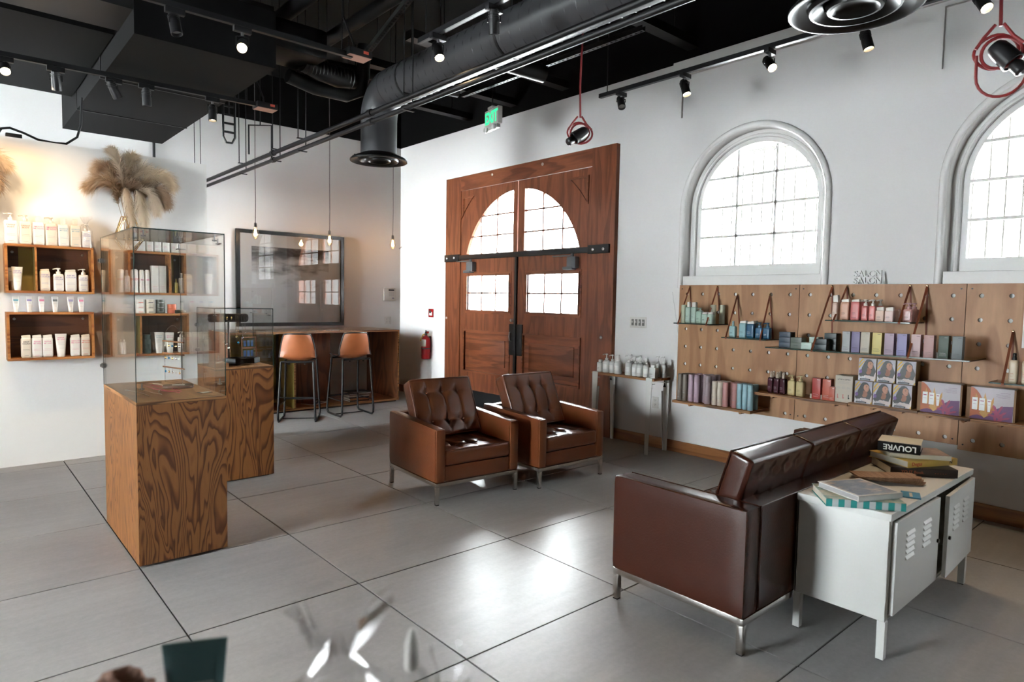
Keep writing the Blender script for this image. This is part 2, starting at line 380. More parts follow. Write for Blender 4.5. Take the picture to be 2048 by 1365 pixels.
# ------------------------------------------------------------------ arched windows
def ring(c, ho, hi, z0, zs, n=32, bot=True):
    o = arch(c, ho, z0, zs, n); i = arch(c, hi, z0, zs, n)
    # open-bottomed arch band as one polygon
    po = [(c - ho, z0)] + [(c + ho * math.cos(PI - PI * k / n), zs + ho * math.sin(PI - PI * k / n)) for k in range(n + 1)] + [(c + ho, z0)]
    pi = [(c + hi, z0)] + [(c + hi * math.cos(PI * k / n), zs + hi * math.sin(PI * k / n)) for k in range(n + 1)] + [(c - hi, z0)]
    return po + pi
def arch_path(c, hw, z0, zs, x, n=32):
    return [(x, c - hw, z0)] + [(x, c + hw * math.cos(PI - PI * k / n), zs + hw * math.sin(PI - PI * k / n)) for k in range(n + 1)] + [(x, c + hw, z0)]
for wi, (c, hw) in enumerate(WC):
    w = thing('window_%d' % (wi + 1), None, None, (0, 0, 0)); struct(w)
    zs = 2.385
    b = MB(); b.tube(arch_path(c, .693, 1.63, zs, XW - .004), .028, 10); struct(b.build('casing_roll', TRIM, w))
    b = MB(); b.tube(arch_path(c, .617, 1.75, zs, XW + .098), .016, 8)
    b.prism(ring(c, .665, .60, 1.66, zs), (), .05, 0, M_YZ(XW + .10)); struct(b.build('reveal_frame', TRIM, w))
    b = MB(); b.prism(arch(c, .605, 1.735, zs, 32), [arch(c, .56, 1.845, zs, 32)], .035, 0, M_YZ(XW + .112))
    b.box((XW - .01, c - .665, 1.655), (XW + .12, c + .665, 1.745), 0, .006); struct(b.build('sash', TRIM, w))
    b = MB()
    for yy in (c + .188, c - .184): b.box((XW + .110, yy - .011, 1.84), (XW + .136, yy + .011, zs + .52))
    for zz in (2.118, 2.394, 2.666):
        h = .56 if zz <= zs else math.sqrt(.56 ** 2 - (zz - zs) ** 2)
        b.box((XW + .110, c - h - .004, zz - .011), (XW + .136, c + h + .004, zz + .011))
    struct(b.build('muntins', TRIM, w))
    b = MB(); b.prism(arch(c, .575, 1.83, zs, 32), (), .004, 0, M_YZ(XW + .123)); struct(b.build('pane', WGLASS, w))
    b = MB()
    for k in range(13):
        yy = c - .62 + k * .1033; b.cyl((XW + .42, yy, 1.5), (XW + .42, yy, 3.1), .007, seg=6)
    for zz in (1.6, 2.95): b.box((XW + .41, c - .7, zz - .015), (XW + .43, c + .7, zz + .015))
    struct(b.build('security_bars', pmat('bars', (.12, .11, .10), .6), w))
# plain windows out of view
k = 2
for (pts, where) in [(h, 'f') for h in FH] + [(h, 'l') for h in LH]:
    k += 1
    (a0, z0), (a1, z1) = pts[0], pts[2]
    w = thing('window_%d' % k, None, None); struct(w)
    Mx = M_XZ(-6.06) if where == 'f' else M_YZ(-3.34)
    ncol = 3 if (a1 - a0) < 1.2 else 4; nrow = 2
    b = MB(); t = .05
    hs = []
    cw = (a1 - a0 - t * 1.0) / ncol; rh = (z1 - z0 - t) / nrow
    for i in range(ncol):
        for j in range(nrow):
            hs.append(rect(a0 + t / 2 + i * cw + .016, z0 + t / 2 + j * rh + .016, a0 + t / 2 + (i + 1) * cw - .016, z0 + t / 2 + (j + 1) * rh - .016))
    b.prism(pts, hs, .04, 0, Mx); struct(b.build('sash', TRIM, w))
    b = MB(); b.prism(rect(a0 + .01, z0 + .01, a1 - .01, z1 - .01), (), .004, 0, Mx @ T(0, 0, .018)); struct(b.build('pane', WGLASS, w))
# ------------------------------------------------------------------ the double door
D = thing('door_1', None, None); struct(D)
XD = 5.865
b = MB()
b.prism(rect(1.55, 0, 1.892, 3.16), (), XW - XD + .02, 0, M_YZ(XD)); b.prism(rect(4.292, 0, 4.636, 3.16), (), XW - XD + .02, 0, M_YZ(XD))
b.prism(rect(1.892, 2.965, 4.292, 3.16), (), XW - XD + .02, 1, M_YZ(XD))
struct(b.build('surround', [DOORW, DOORW_H], D))
def half_arch(y_in, sgn, z0, zc, Rr, n=16):
    """glass outline of one leaf: vertical inner edge, flat sill, curved outer edge"""
    a0 = math.asin((z0 - zc) / Rr); a1 = math.acos(abs(y_in - 3.118) / Rr)
    return [(y_in, z0)] + [(3.118 + sgn * Rr * math.cos(a0 + (a1 - a0) * k / n), zc + Rr * math.sin(a0 + (a1 - a0) * k / n)) for k in range(n + 1)]
for sgn, y0, y1, yin, wy0, wy1, py0, py1 in ((1, 3.128, 4.289, 3.204, 3.262, 4.127, 3.252, 4.188), (-1, 1.895, 3.108, 2.996, 2.062, 2.918, 2.036, 2.976)):
    zc, Rr = 1.762, 1.10
    gl = half_arch(yin, sgn, 2.095, zc, Rr)
    win = rect(wy0, 1.338, wy1, 1.797); pan = rect(py0, .506, py1, 1.045)
    lf = MB()
    lf.prism(rect(y0, .03, y1, 2.962), [gl, win, pan], .05, 0, M_YZ(XD + .012))
    leaf = struct(lf.build('leaf', DOORW, D))
    # raised mouldings
    m = MB()
    def frame(r, w, xx, t):
        (a0, z0), (a1, z1) = r[0], r[2]
        m.prism(rect(a0 - w, z0 - w, a1 + w, z1 + w), [rect(a0, z0, a1, z1)], t, 0, M_YZ(xx))
    frame(win, .045, XD + .006, .02); frame(win, .018, XD - .004, .02); frame(pan, .022, XD + .002, .02)
    # triangular spandrel panel with a curved lower side
    if sgn > 0: tri = [(4.245, 2.88), (4.015, 2.88)] + [(3.118 + 1.42 * math.cos(a), 1.76 + 1.42 * math.sin(a)) for a in [R(51.5 - i * 3.2) for i in range(6)]] + [(4.245, 2.62)]
    else: tri = [(1.94, 2.88), (2.245, 2.88)] + [(3.118 - 1.42 * math.cos(a), 1.76 + 1.42 * math.sin(a)) for a in [R(52 - i * 3.4) for i in range(6)]] + [(1.94, 2.56)]
    cx = sum(p[0] for p in tri) / len(tri); cz = sum(p[1] for p in tri) / len(tri)
    inn = [(cx + (p[0] - cx) * .82, cz + (p[1] - cz) * .82) for p in tri]
    m.prism(tri, [inn], .02, 0, M_YZ(XD))
    # curved band that follows the arch
    n = 14; aa = [R(20 + (84 - 20) * i / n) for i in range(n + 1)]
    band = [(3.118 + sgn * 1.30 * math.cos(a), zc + 1.13 * math.sin(a) ) for a in aa] + [(3.118 + sgn * 1.17 * math.cos(a), zc + 1.13 * math.sin(a) - .02) for a in reversed(aa)]
    struct(m.build('moulding', DOORW_H, leaf))
    q = MB(); q.prism(pan, (), .02, 0, M_YZ(XD + .03)); q.box((XD + .02, py0 + .09, .6), (XD + .035, py1 - .09, .95), 0, .006); struct(q.build('raised_panel', DOORW_H, leaf))
    # glazing bars and glass
    q = MB()
    for yy in ((3.53, 3.86) if sgn > 0 else (2.344, 2.674)):
        zt = zc + math.sqrt(Rr ** 2 - (yy - 3.118) ** 2); q.box((XD + .02, yy - .009, 2.09), (XD + .045, yy + .009, zt))
    for zz in (2.322, 2.584):
        ho = math.sqrt(Rr ** 2 - (zz - zc) ** 2); q.box((XD + .02, min(yin, 3.118 + sgn * ho), zz - .009), (XD + .045, max(yin, 3.118 + sgn * ho), zz + .009))
    for i in (1, 2): yy = wy0 + (wy1 - wy0) * i / 3; q.box((XD + .02, yy - .009, 1.33), (XD + .045, yy + .009, 1.80))
    q.box((XD + .02, wy0, 1.558), (XD + .045, wy1, 1.576)); struct(q.build('glazing_bars', DOORW_H, leaf))
    q = MB(); q.prism(gl, (), .004, 0, M_YZ(XD + .036)); q.prism(win, (), .004, 0, M_YZ(XD + .036)); struct(q.build('glass', WGLASS, leaf))
    # black latch plate, dark strip along the foot, closer
    q = MB(); q.box((XD - .006, 3.13 if sgn > 0 else 2.990, .784), (XD + .013, 3.23 if sgn > 0 else 3.106, 1.177), 0, .003); lp = struct(q.build('latch_plate', BLACKM, leaf))
    if sgn > 0:
        q = MB(); q.lathe([(0.0001, .03), (.014, .028), (.02, .018), (.02, 0)], 16, 0, T(XD + .012, 3.195, 1.225) @ RY(-PI / 2)); struct(q.build('lock_cylinder', STEEL, leaf))
        q = MB(); q.tube([(XD - .004, 3.185, 1.08), (XD - .03, 3.19, 1.07), (XD - .035, 3.195, 1.02), (XD - .03, 3.19, .97), (XD - .004, 3.185, .96)], .009, 8); struct(q.build('door_pull', STEEL, lp))
    q = MB(); q.box((XD + .004, y0 + .03, .035), (XD + .013, y1 - .03, .24), 0, .002); struct(q.build('dark_foot_strip', BLACKM, leaf))
    yc = 2.135 if sgn < 0 else 4.02
    CLOSER = pmat('closer_grey', (.16, .18, .20), .35, metal=.5)
    q = MB(); q.box((XD - .06, yc - .075, 1.855), (XD + .012, yc + .06, 1.985), 0, .012); q.box((XD - .065, yc - .03, 1.838), (XD + .012, yc + .12 * (1 if sgn < 0 else 1), 1.872), 0, .008); cl = struct(q.build('door_closer', CLOSER, leaf))
    q = MB(); q.box((XD - .045, yc - .02, 1.985), (XD - .02, yc + .01, 2.02), 0, .004); q.box((XD - .05, min(yc, yc + .30), 1.99), (XD - .03, max(yc, yc + .30), 2.004), 0, .002); struct(q.build('closer_arm', CLOSER, cl))
b = MB(); b.box((XD - .016, 3.099, .03), (XD + .02, 3.137, 2.03), 0, .004); struct(b.build('astragal', BLACKM, D))
b = MB(); b.box((XD - .022, 1.87, 2.02), (XD - .006, 4.40, 2.083), 0, .003); b.box((XD - .028, 1.606, 2.008), (XD + .002, 1.905, 2.102), 0, .003); b.box((XD - .028, 4.30, 2.002), (XD + .002, 4.628, 2.098), 0, .003)
bar = struct(b.build('lock_bar', BLACKM, D))
b = MB()
for yy in (1.68, 1.83, 4.40, 4.57): b.lathe([(.016, 0), (.016, .006), (.006, .012)], 10, 0, T(XD - .027, yy, 2.052) @ RY(-PI / 2))
struct(b.build('bar_bolts', STEEL, bar))
b = MB()
for yy, zz in ((3.62, 3.10), (2.68, 3.10), (4.60, 1.21), (1.70, 1.09)): b.lathe([(.018, 0), (.018, .006), (.008, .014)], 12, 0, T(XD + .001, yy, zz) @ RY(-PI / 2))
struct(b.build('surround_bolts', STEEL, D))
b = MB(); b.box((XD + .01, 1.9, 0), (XW + .3, 4.29, .028), 0, .003); struct(b.build('threshold', BLACKM, D))
# ================================================================== leather seating
def tuft(cols, rows, w, h, depth=.024, sig=.034, bulge=.014, r=.03, both=False):
    """displacement for a cushion whose face is local +Z: bulge, button dimples and seam pulls"""
    bx = [(i + 1) / (cols + 1) * w - w / 2 for i in range(cols)]; by = [(j + .5) / rows * h - h / 2 for j in range(rows)]
    def f(p, n):
        if p.z <= 0 and not both: return p
        u, v = p.x / (w / 2), p.y / (h / 2)
        z = bulge * (1 - u * u) * (1 - v * v)
        sc = .38 if p.z < 0 else 1.0
        for x in bx:
            z -= sc * depth * .36 * math.exp(-((p.x - x) / .007) ** 2) * (1 - v ** 6)
            for y in by: z -= sc * depth * math.exp(-(((p.x - x) ** 2 + (p.y - y) ** 2) / (sig * sig)))
        for y in by: z -= sc * depth * .2 * math.exp(-((p.y - y) / .008) ** 2) * (1 - u ** 6)
        return V((p.x, p.y, p.z + z * (n.z if both else max(0, n.z))))
    f.pts = [(x, y) for x in bx for y in by]
    return f
def cushion(name, w, h, t, M, mat, parent, cols=0, rows=0, piping=True, r=.022, bulge=.012, both=False):
    d = tuft(cols, rows, w, h, bulge=bulge, both=both)
    b = MB(); b.rbox(w, h, t, r, 44, 40, 5, 0, M, d)
    o = b.build(name, mat, parent, ang=60)
    if piping:
        b = MB()
        pts = []
        q = r * .7
        for sx, sy, a0 in ((1, 1, 0), (-1, 1, 90), (-1, -1, 180), (1, -1, 270)):
            for k in range(5):
                a = R(a0 + 22.5 * k); pts.append((sx * (w / 2 - q) + q * .72 * math.cos(a), sy * (h / 2 - q) + q * .72 * math.sin(a), t / 2 - q * .3))
        b.tube(pts, .0035, 6, 0, True, M); b.build('piping', mat, o)
    for x, y in d.pts:
        b = MB(); zb = t / 2 + bulge * (1 - (2 * x / w) ** 2) * (1 - (2 * y / h) ** 2) - .021
        b.lathe([(.0085, -.006), (.0085, .002), (.006, .005), (.0001, .006)], 12, 0, M @ T(x, y, zb)); b.build('button', mat, o)
    return o
def arm_mesh(x0, x1, y0, y1, z0, zf, zb, mat, name, parent, r=.018):
    """upright slab arm whose top slopes from zf (front, y0) to zb (back, y1)"""
    def d(p, n):
        t = (p.y + (y1 - y0) / 2) / (y1 - y0)
        z = p.z + (z1 - z0) / 2
        return V((p.x, p.y, (z / (z1 - z0)) * ((zf + (zb - zf) * t) - z0) - (z1 - z0) / 2))
    z1 = max(zf, zb)
    b = MB(); b.rbox(x1 - x0, y1 - y0, z1 - z0, r, 4, 12, 8, 0, T((x0 + x1) / 2, (y0 + y1) / 2, (z0 + z1) / 2), d)
    o = b.build(name, mat, parent, ang=60)
    b = MB()     # stitched seams round the front face and top
    pts = [(x1 - .004, y0 + .022, z0 + .02), (x1 - .002, y0 + .022, zf - .02), (x1 - .014, y0 + .022, zf - .0015), (x0 + .014, y0 + .022, zf - .0015), (x0 + .002, y0 + .022, zf - .02), (x0 + .004, y0 + .022, z0 + .02)]
    b.tube(pts, .003, 6); b.build('seam', mat, o)
    return o
def steel_frame(w, d, z, name, parent, y0=0.0, s=.028):
    b = MB()
    for x in (-w / 2, w / 2 - s): b.box((x, y0, z - s), (x + s, y0 + d, z), 0, .002)
    for y in (y0, y0 + d - s): b.box((-w / 2 + s, y, z - s), (w / 2 - s, y + s, z), 0, .002)
    o = b.build(name, CHROME, parent)
    for x in (-w / 2, w / 2 - s):
        for y in (y0, y0 + d - s):
            b = MB(); b.box((x, y, .006), (x + s, y + s, z - s), 0, .002); l = b.build('leg', CHROME, parent)
            b = MB(); b.box((x + .002, y + .002, 0), (x + s - .002, y + s - .002, .006)); b.build('foot_pad', BLACK_PL, l)
    return o
def armchair(label, loc, rz):
    t = thing('leather_armchair', label, 'armchair', loc, rz, 'tan leather armchairs')
    W, Dp = .745, .745; z0 = .161
    steel_frame(W - .01, Dp - .01, z0, 'frame', t, .005)
    aw = .082
    arm_mesh(-W / 2, -W / 2 + aw, 0, Dp, z0, .552, .585, LEATHER, 'arm', t)
    arm_mesh(W / 2 - aw, W / 2, 0, Dp, z0, .552, .585, LEATHER, 'arm', t)
    b = MB(); b.rbox(W - 2 * aw, .085, .42, .018, 8, 4, 8, 0, T(0, Dp - .045, z0 + .21)); b.build('back_frame', LEATHER, t)
    b = MB(); b.rbox(W - 2 * aw - .002, Dp - .11, .115, .012, 8, 8, 4, 0, T(0, .012 + (Dp - .11) / 2, z0 + .058)); b.build('seat_base', LEATHER, t)
    cushion('seat_cushion', W - 2 * aw - .004, .56, .115, T(0, .285, .335), LEATHER, t, 3, 2, bulge=.014)
    a = R(25.5)   # back cushion leans back: its face is local +Z, its height local Y
    M = T(0, .54, .605) @ RX(-a) @ RX(PI / 2)
    cushion('back_cushion', W - 2 * aw - .01, .47, .125, M, LEATHER, t, 3, 2)
    return t
A1 = armchair('tan leather armchair standing nearer the glass display cases', (3.437, .760, 0), R(-4.0))
A2 = dup(A1, (4.317, .632, 0), R(-1.5), 'tan leather armchair standing nearer the bottle table, right in front of the double door')
# ------------------------------------------------------------------ the sofa (faces +y, back towards us)
t = thing('leather_sofa', 'dark oxblood leather three-seat sofa seen from behind, beside the white cabinet', 'sofa', (3.945, -1.297, 0))
X0, X1, Y0, Y1 = -1.015, 1.015, -.353, .357
z0 = .160
b = MB(); s = .03
for y in (Y0 + .004, Y1 - s - .004): b.box((X0 + .012, y, z0 - s), (X1 - .012, y + s, z0), 0, .002)
for x in (X0 + .012, -.015, X1 - s - .012): b.box((x, Y0 + .03, z0 - s), (x + s, Y1 - .03, z0), 0, .002)
b.build('frame', CHROME, t)
for x in (X0 + .012, X1 - s - .012):
    for y in (Y0 + .004, Y1 - s - .004):
        b = MB(); b.box((x, y, .006), (x + s, y + s, z0 - s), 0, .002); l = b.build('leg', CHROME, t)
        b = MB(); b.box((x + .002, y + .002, 0), (x + s - .002, y + s - .002, .006)); b.build('foot_pad', BLACK_PL, l)
for x0, x1 in ((X0, X0 + .125), (X1 - .125, X1)):
    b = MB(); b.rbox(x1 - x0, Y1 - Y0, .63 - z0, .016, 6, 16, 12, 0, T((x0 + x1) / 2, (Y0 + Y1) / 2, (z0 + .63) / 2)); o = b.build('arm', SOFA_L, t, ang=60)
    b = MB(); e = .004
    b.tube([(x0 + e, Y0 + .02, .626), (x0 + e, Y1 - .02, .626)], .0035, 6); b.tube([(x1 - e, Y0 + .02, .626), (x1 - e, Y1 - .02, .626)], .0035, 6)
    b.build('piping', SOFA_L, o)
b = MB(); b.rbox(X1 - X0 - .25, .115, .63 - z0, .016, 24, 4, 10, 0, T(0, Y0 + .0575, (z0 + .63) / 2)); o = b.build('back_frame', SOFA_L, t, ang=60)
b = MB(); b.tube([(X0 + .125, Y0 + .004, .626), (X1 - .125, Y0 + .004, .626)], .0035, 6); b.tube([(X0 + .126, Y0 - .0005, z0 + .02), (X0 + .126, Y0 - .0005, .62)], .002, 6); b.build('seam', SOFA_L, o)
b = MB(); b.rbox(X1 - X0 - .252, .56, .12, .012, 16, 6, 4, 0, T(0, .07, z0 + .062)); b.build('seat_base', SOFA_L, t)
cw = (X1 - X0 - .256) / 3
for i in range(3):
    cx = X0 + .128 + cw * (i + .5)
    cushion('seat_cushion', cw - .003, .535, .12, T(cx, .085, .345), SOFA_L, t, 4, 3, bulge=.012)
    a = R(17)
    M = T(cx, -.186, .622) @ RZ(PI) @ RX(-a) @ RX(PI / 2)
    cushion('back_cushion', cw - .003, .42, .115, M, SOFA_L, t, 4, 3, r=.014, bulge=.008, both=True)
# ------------------------------------------------------------------ white metal cabinet with louvred doors
t = thing('metal_cabinet', 'white metal two-door locker cabinet on legs behind the sofa', 'cabinet', (3.372, -2.045, 0))
CW_, CD_, CH_ = 1.190, .388, .630
b = MB(); zb = .168
b.box((0, .004, zb), (.012, CD_, CH_ - .03), 0, .003); b.box((CW_ - .012, .004, zb), (CW_, CD_, CH_ - .03), 0, .003)
b.box((0, CD_ - .012, zb), (CW_, CD_, CH_ - .03), 0, .003); b.box((.004, .004, zb), (CW_ - .004, CD_, zb + .014), 0, .003)
b.box((.012, .002, zb), (.030, .022, CH_ - .03), 0, .002); b.box((CW_ - .030, .002, zb), (CW_ - .012, .022, CH_ - .03), 0, .002)
b.box((CW_ / 2 - .02, .004, zb), (CW_ / 2 + .02, .028, CH_ - .03), 0, .002); b.box((.03, .004, zb), (CW_ - .03, .02, zb + .02), 0, .002)
b.build('body', WHITE_METAL, t)
b = MB(); b.box((-.004, -.004, CH_ - .032), (CW_ + .004, CD_ + .002, CH_), 0, .004); b.build('top', WHITE_METAL, t)
for x, y in ((0, 0), (CW_ - .032, 0), (0, CD_ - .032), (CW_ - .032, CD_ - .032)):
    b = MB(); b.add([(x + .001, y + .001, .004), (x + .031, y + .001, .004), (x + .031, y + .031, .004), (x + .001, y + .031, .004), (x, y, zb), (x + .032, y, zb), (x + .032, y + .032, zb), (x, y + .032, zb)], [(0, 3, 2, 1), (4, 5, 6, 7), (0, 1, 5, 4), (1, 2, 6, 5), (2, 3, 7, 6), (3, 0, 4, 7)])
    l = b.build('leg', WHITE_METAL, t); b = MB(); b.box((x + .003, y + .003, 0), (x + .029, y + .029, .004)); b.build('foot_pad', BLACK_PL, l)
def locker_door(M, lock_right, dw):
    z0, z1 = .190, .590
    b = MB(); b.box((0, -.018, z0), (dw, 0, z1), 0, .003, M); dr = b.build('door', WHITE_METAL, t)
    for cx in ((.165, .385) if lock_right else (.135, .325)):
        for k in range(5):
            z = z1 - .075 - k * .026; b = MB()
            b.add([(cx - .052, -.018, z + .008), (cx + .052, -.018, z + .008), (cx + .052, -.018, z - .008), (cx - .052, -.018, z - .008), (cx - .048, -.0245, z - .005), (cx + .048, -.0245, z - .005), (cx + .048, -.022, z - .008), (cx - .048, -.022, z - .008)],
                  [(0, 4, 5, 1), (0, 3, 7, 4), (1, 5, 6, 2), (4, 7, 6, 5), (3, 2, 6, 7)], 0, M); b.build('louvre', WHITE_METAL, dr)
    b = MB(); x = dw - .02 if lock_right else .02
    b.cyl((x, -.018, .385), (x, -.026, .385), .009, seg=12, M=M); b.box((x - .0015, -.027, .38), (x + .0015, -.0262, .39), 1, 0, M); b.build('lock', [pmat('lock_dark', (.05, .05, .05), .3, metal=.8), BLACK_PL], dr)
locker_door(T(.034, .002, 0), True, .570)
locker_door(T(CW_ - .024, -.002, 0) @ RZ(R(2.2)) @ T(-.512, 0, 0), False, .512)
# ------------------------------------------------------------------ books and papers on the cabinet
PAGES = pmat('book_pages', (.72, .66, .55), .8, noise=.1, nscale=60)
def book(name, label, cat, M4, l, w, h, cover, texts=(), spine=None, group=None, top=None, hard=True):
    """spine along local X at y=0 (faces -Y); pages towards +Y; M4 = (x, y, z, rotation)"""
    t = thing(name, label, cat, M4[:3], M4[3], group)
    ct = .0025
    b = MB(); b.box((0, 0, 0), (l, w, ct), 0, .0006); b.box((0, 0, h - ct), (l, w, h), 1 if top else 0, .0006); b.box((0, 0, 0), (l, .004, h), 2 if spine else 0, .0006)
    mats = [cover, top or cover, spine or cover]
    b.build('cover', mats, t)
    e = .004 if hard else .0005
    b = MB(); b.box((e, .003, ct), (l - e, w - e, h - ct)); b.build('page_block', PAGES, t)
    for (s, size, cx, cz, mat, flip, bold) in texts:
        b = MB(); b.text(s, size, T(cx, -.0003, cz) @ (RY(PI) if flip else Matrix()) @ RX(PI / 2), bold=bold); b.build('lettering', mat, t)
    return t
def ang(a, b): return math.atan2(b[1] - a[1], b[0] - a[0])
ZCB = .630
DARKB = pmat('cover_dark', (.016, .007, .006), .35); YEL = pmat('cover_yellow', (.60, .40, .085), .45); CREAM = pmat('cover_cream', (.66, .60, .46), .5); BLK = pmat('cover_black', (.005, .005, .005), .6, spec=.15)
ORANGE_T = pmat('orange_ink', (.35, .07, .02), .6); RED_T = pmat('red_ink', (.45, .04, .02), .6); WHITE_T = pmat('white_ink', (.85, .84, .80), .6); BLACK_T = pmat('black_ink', (.01, .01, .01), .6); GREY_T = pmat('grey_ink', (.25, .24, .23), .6)
book('book', 'thick dark brown hardback at the bottom of the stack on the cabinet', 'book', (4.052, -1.815, ZCB, ang((4.058, -1.827), (4.26, -2.064))), .315, .25, .043, DARKB,
     [('YO IT Book.', .021, .105, .021, ORANGE_T, False, .0), ('- - - - -', .02, .235, .021, ORANGE_T, False, 0)])
book('book', 'yellow-jacketed hardback with a red name on its spine, on the dark brown book', 'book', (4.095, -1.880, ZCB + .043, ang((4.105, -1.891), (4.383, -2.029))), .315, .25, .034, YEL,
     [('Degas', .026, .055, .017, RED_T, False, .01), ('N', .024, .272, .017, BLACK_T, False, .02)])
book('book', 'thin cream hardback lying askew right under the thick black-spined book', 'book', (4.118, -1.785, ZCB + .077, ang((4.136, -1.791), (4.30, -2.019))), .285, .19, .024, CREAM,
     [('- - - - - - - - -', .010, .10, .012, GREY_T, False, 0)], top=pmat('cover_photo', (.35, .25, .2), .35, noise=.8, nscale=26))
book('book', 'thick book with bold white capitals on a black spine, on top of the stack', 'book', (4.128, -1.722, ZCB + .101, ang((4.128, -1.727), (4.172, -1.913))), .192, .19, .052, BLK,
     [('LOUVRE', .040, .100, .026, WHITE_T, True, .025)], top=CREAM)
# brown paper bags fanned out
KRAFT = wood_mat('kraft_paper', (.34, .19, .105), (.24, .125, .065), scale=(40, 2, 2), rings=4, rough=.75)
bag0 = None
for k in range(9):
    loc = (3.935 - k * .0075 + .012, -1.835 - .004 * (k % 3), ZCB + .0006 + k * .0042); rz = R(-64 + k * 2.3)
    if bag0 is None:
        bag0 = thing('paper_bag', 'flat kraft paper bag in the fanned pile on the white cabinet', 'paper bag', loc, rz, 'kraft paper bags fanned on the cabinet')
        b = MB(); b.box((-.145, -.055, 0), (.145, .055, .0018), 0); b.add([(-.145, -.055, .0018), (.11, -.055, .003), (.11, .055, .003), (-.145, .055, .0018)], [(0, 1, 2, 3)]); b.build('sheet', KRAFT, bag0)
        b = MB(); b.add([(.10, -.055, .0022), (.145, -.055, .0024), (.16, -.02, .0036), (.13, 0, .0038), (.16, .02, .0032), (.145, .055, .0024), (.10, .055, .0022)], [(0, 1, 2, 3), (3, 4, 5, 6), (0, 3, 6)]); b.build('folded_base', KRAFT, bag0)
    else: dup(bag0, loc, rz)
# magazine with a white border on a striped cookbook
STR = nt_mat('striped_cover'); m, nt, out = STR; p = N(nt, 'BsdfPrincipled', Roughness=.5); tc = N(nt, 'TexCoord'); sx = N(nt, 'SeparateXYZ'); L(nt, tc.outputs['Object'], sx.inputs[0])
mu = N(nt, 'Math', operation='MULTIPLY'); mu.inputs[1].default_value = 1 / .0487; L(nt, sx.outputs[0], mu.inputs[0]); fr = N(nt, 'Math', operation='FRACT'); L(nt, mu.outputs[0], fr.inputs[0])
cr = N(nt, 'ValToRGB'); cr.color_ramp.interpolation = 'CONSTANT'; cr.color_ramp.elements[0].color = (.03, .33, .31, 1); cr.color_ramp.elements[1].position = .5; cr.color_ramp.elements[1].color = (.62, .66, .66, 1)
L(nt, fr.outputs[0], cr.inputs[0]); L(nt, cr.outputs[0], p.inputs['Base Color']); L(nt, p.outputs[0], out.inputs[0]); STRIPE = m
def photo_mat(name, cols, scale, seed=0.0):
    m, nt, out = nt_mat(name); p = N(nt, 'BsdfPrincipled', Roughness=.3); tc = N(nt, 'TexCoord'); mp = N(nt, 'Mapping'); mp.inputs['Scale'].default_value = scale; mp.inputs['Location'].default_value = (seed, seed, seed)
    L(nt, tc.outputs['Object'], mp.inputs[0]); nz = N(nt, 'TexNoise', Scale=1.0, Detail=6.0, Roughness=.65, Distortion=.6); L(nt, mp.outputs[0], nz.inputs['Vector'])
    cr = N(nt, 'ValToRGB'); els = cr.color_ramp.elements; n = len(cols)
    els[0].color = c4(cols[0]); els[0].position = .25; els[1].color = c4(cols[-1]); els[1].position = .75
    for i in range(1, n - 1): e = els.new(.25 + .5 * i / (n - 1)); e.color = c4(cols[i])
    L(nt, nz.outputs['Fac'], cr.inputs[0]); L(nt, cr.outputs[0], p.inputs['Base Color']); L(nt, p.outputs[0], out.inputs[0]); return m
a = ang((3.266, -1.828), (3.457, -2.076))
t = book('book', 'turquoise and white striped cookbook overhanging the near corner of the cabinet', 'book', (3.268, -1.826, ZCB, a), .312, .235, .034, STRIPE,
     top=photo_mat('cookbook_front', [(.30, .45, .40), (.62, .60, .48), (.20, .38, .36), (.65, .63, .55)], (9, 14, 9), 2.0))
b = MB(); b.add([(.10, .06, .0343), (.20, .05, .0343), (.22, .09, .0343), (.12, .10, .0343)], [(0, 1, 2, 3)]); b.build('yellow_badge', pmat('badge_yellow', (.62, .45, .05), .5), t)
a2 = ang((3.314, -1.95), (3.525, -2.048))
t = thing('photo_book', 'white-bordered picture book with a blue photograph, lying on the striped cookbook', 'book', (3.322, -1.935, ZCB + .034), a2)
b = MB(); b.box((0, 0, 0), (.235, .235, .003), 0, .0008); b.box((0, 0, .021), (.235, .235, .024), 0, .0008); b.box((0, 0, 0), (.235, .004, .024), 0, .0008); b.build('cover', WHITE_PL, t)
b = MB(); b.box((.004, .003, .003), (.231, .231, .021)); b.build('page_block', pmat('grey_pages', (.42, .42, .43), .7), t)
b = MB(); b.box((.014, .014, .024), (.221, .221, .0244)); b.build('picture', photo_mat('cover_beach', [(.10, .14, .20), (.45, .50, .55), (.22, .30, .42), (.70, .62, .55), (.16, .22, .32)], (7, 22, 9), 5.0), t)
for nm, lb, lo, rz, wx, wy, col, zz in (('leaflet', 'small blue leaflet peeping out beside the picture book', (3.735, -2.005, ZCB), R(20), .10, .075, (.05, .28, .50), .006), ('leaflet', 'small red leaflet lying beside the blue leaflet', (3.70, -1.945, ZCB), R(-12), .10, .06, (.40, .05, .03), .004), ('leaflet', 'orange-red leaflet between the paper bags and the picture book', (3.62, -1.76, ZCB), R(-25), .17, .08, (.42, .10, .04), .005), ('leaflet', 'pale blue leaflet at the sofa side of the cabinet', (3.52, -1.715, ZCB), R(-8), .10, .05, (.40, .47, .55), .004)):
    t = thing(nm, lb, 'leaflet', lo, rz); b = MB(); b.box((-wx / 2, -wy / 2, .0002), (wx / 2, wy / 2, zz), 0, .0008); b.build('sheet', pmat(nm + str(col), col, .45), t)
    b = MB(); b.box((-wx / 2 + .01, -.006, zz), (wx / 2 - .02, .006, zz + .0003)); b.build('printed_band', pmat('leaflet_band', (.65, .62, .55), .5), t)
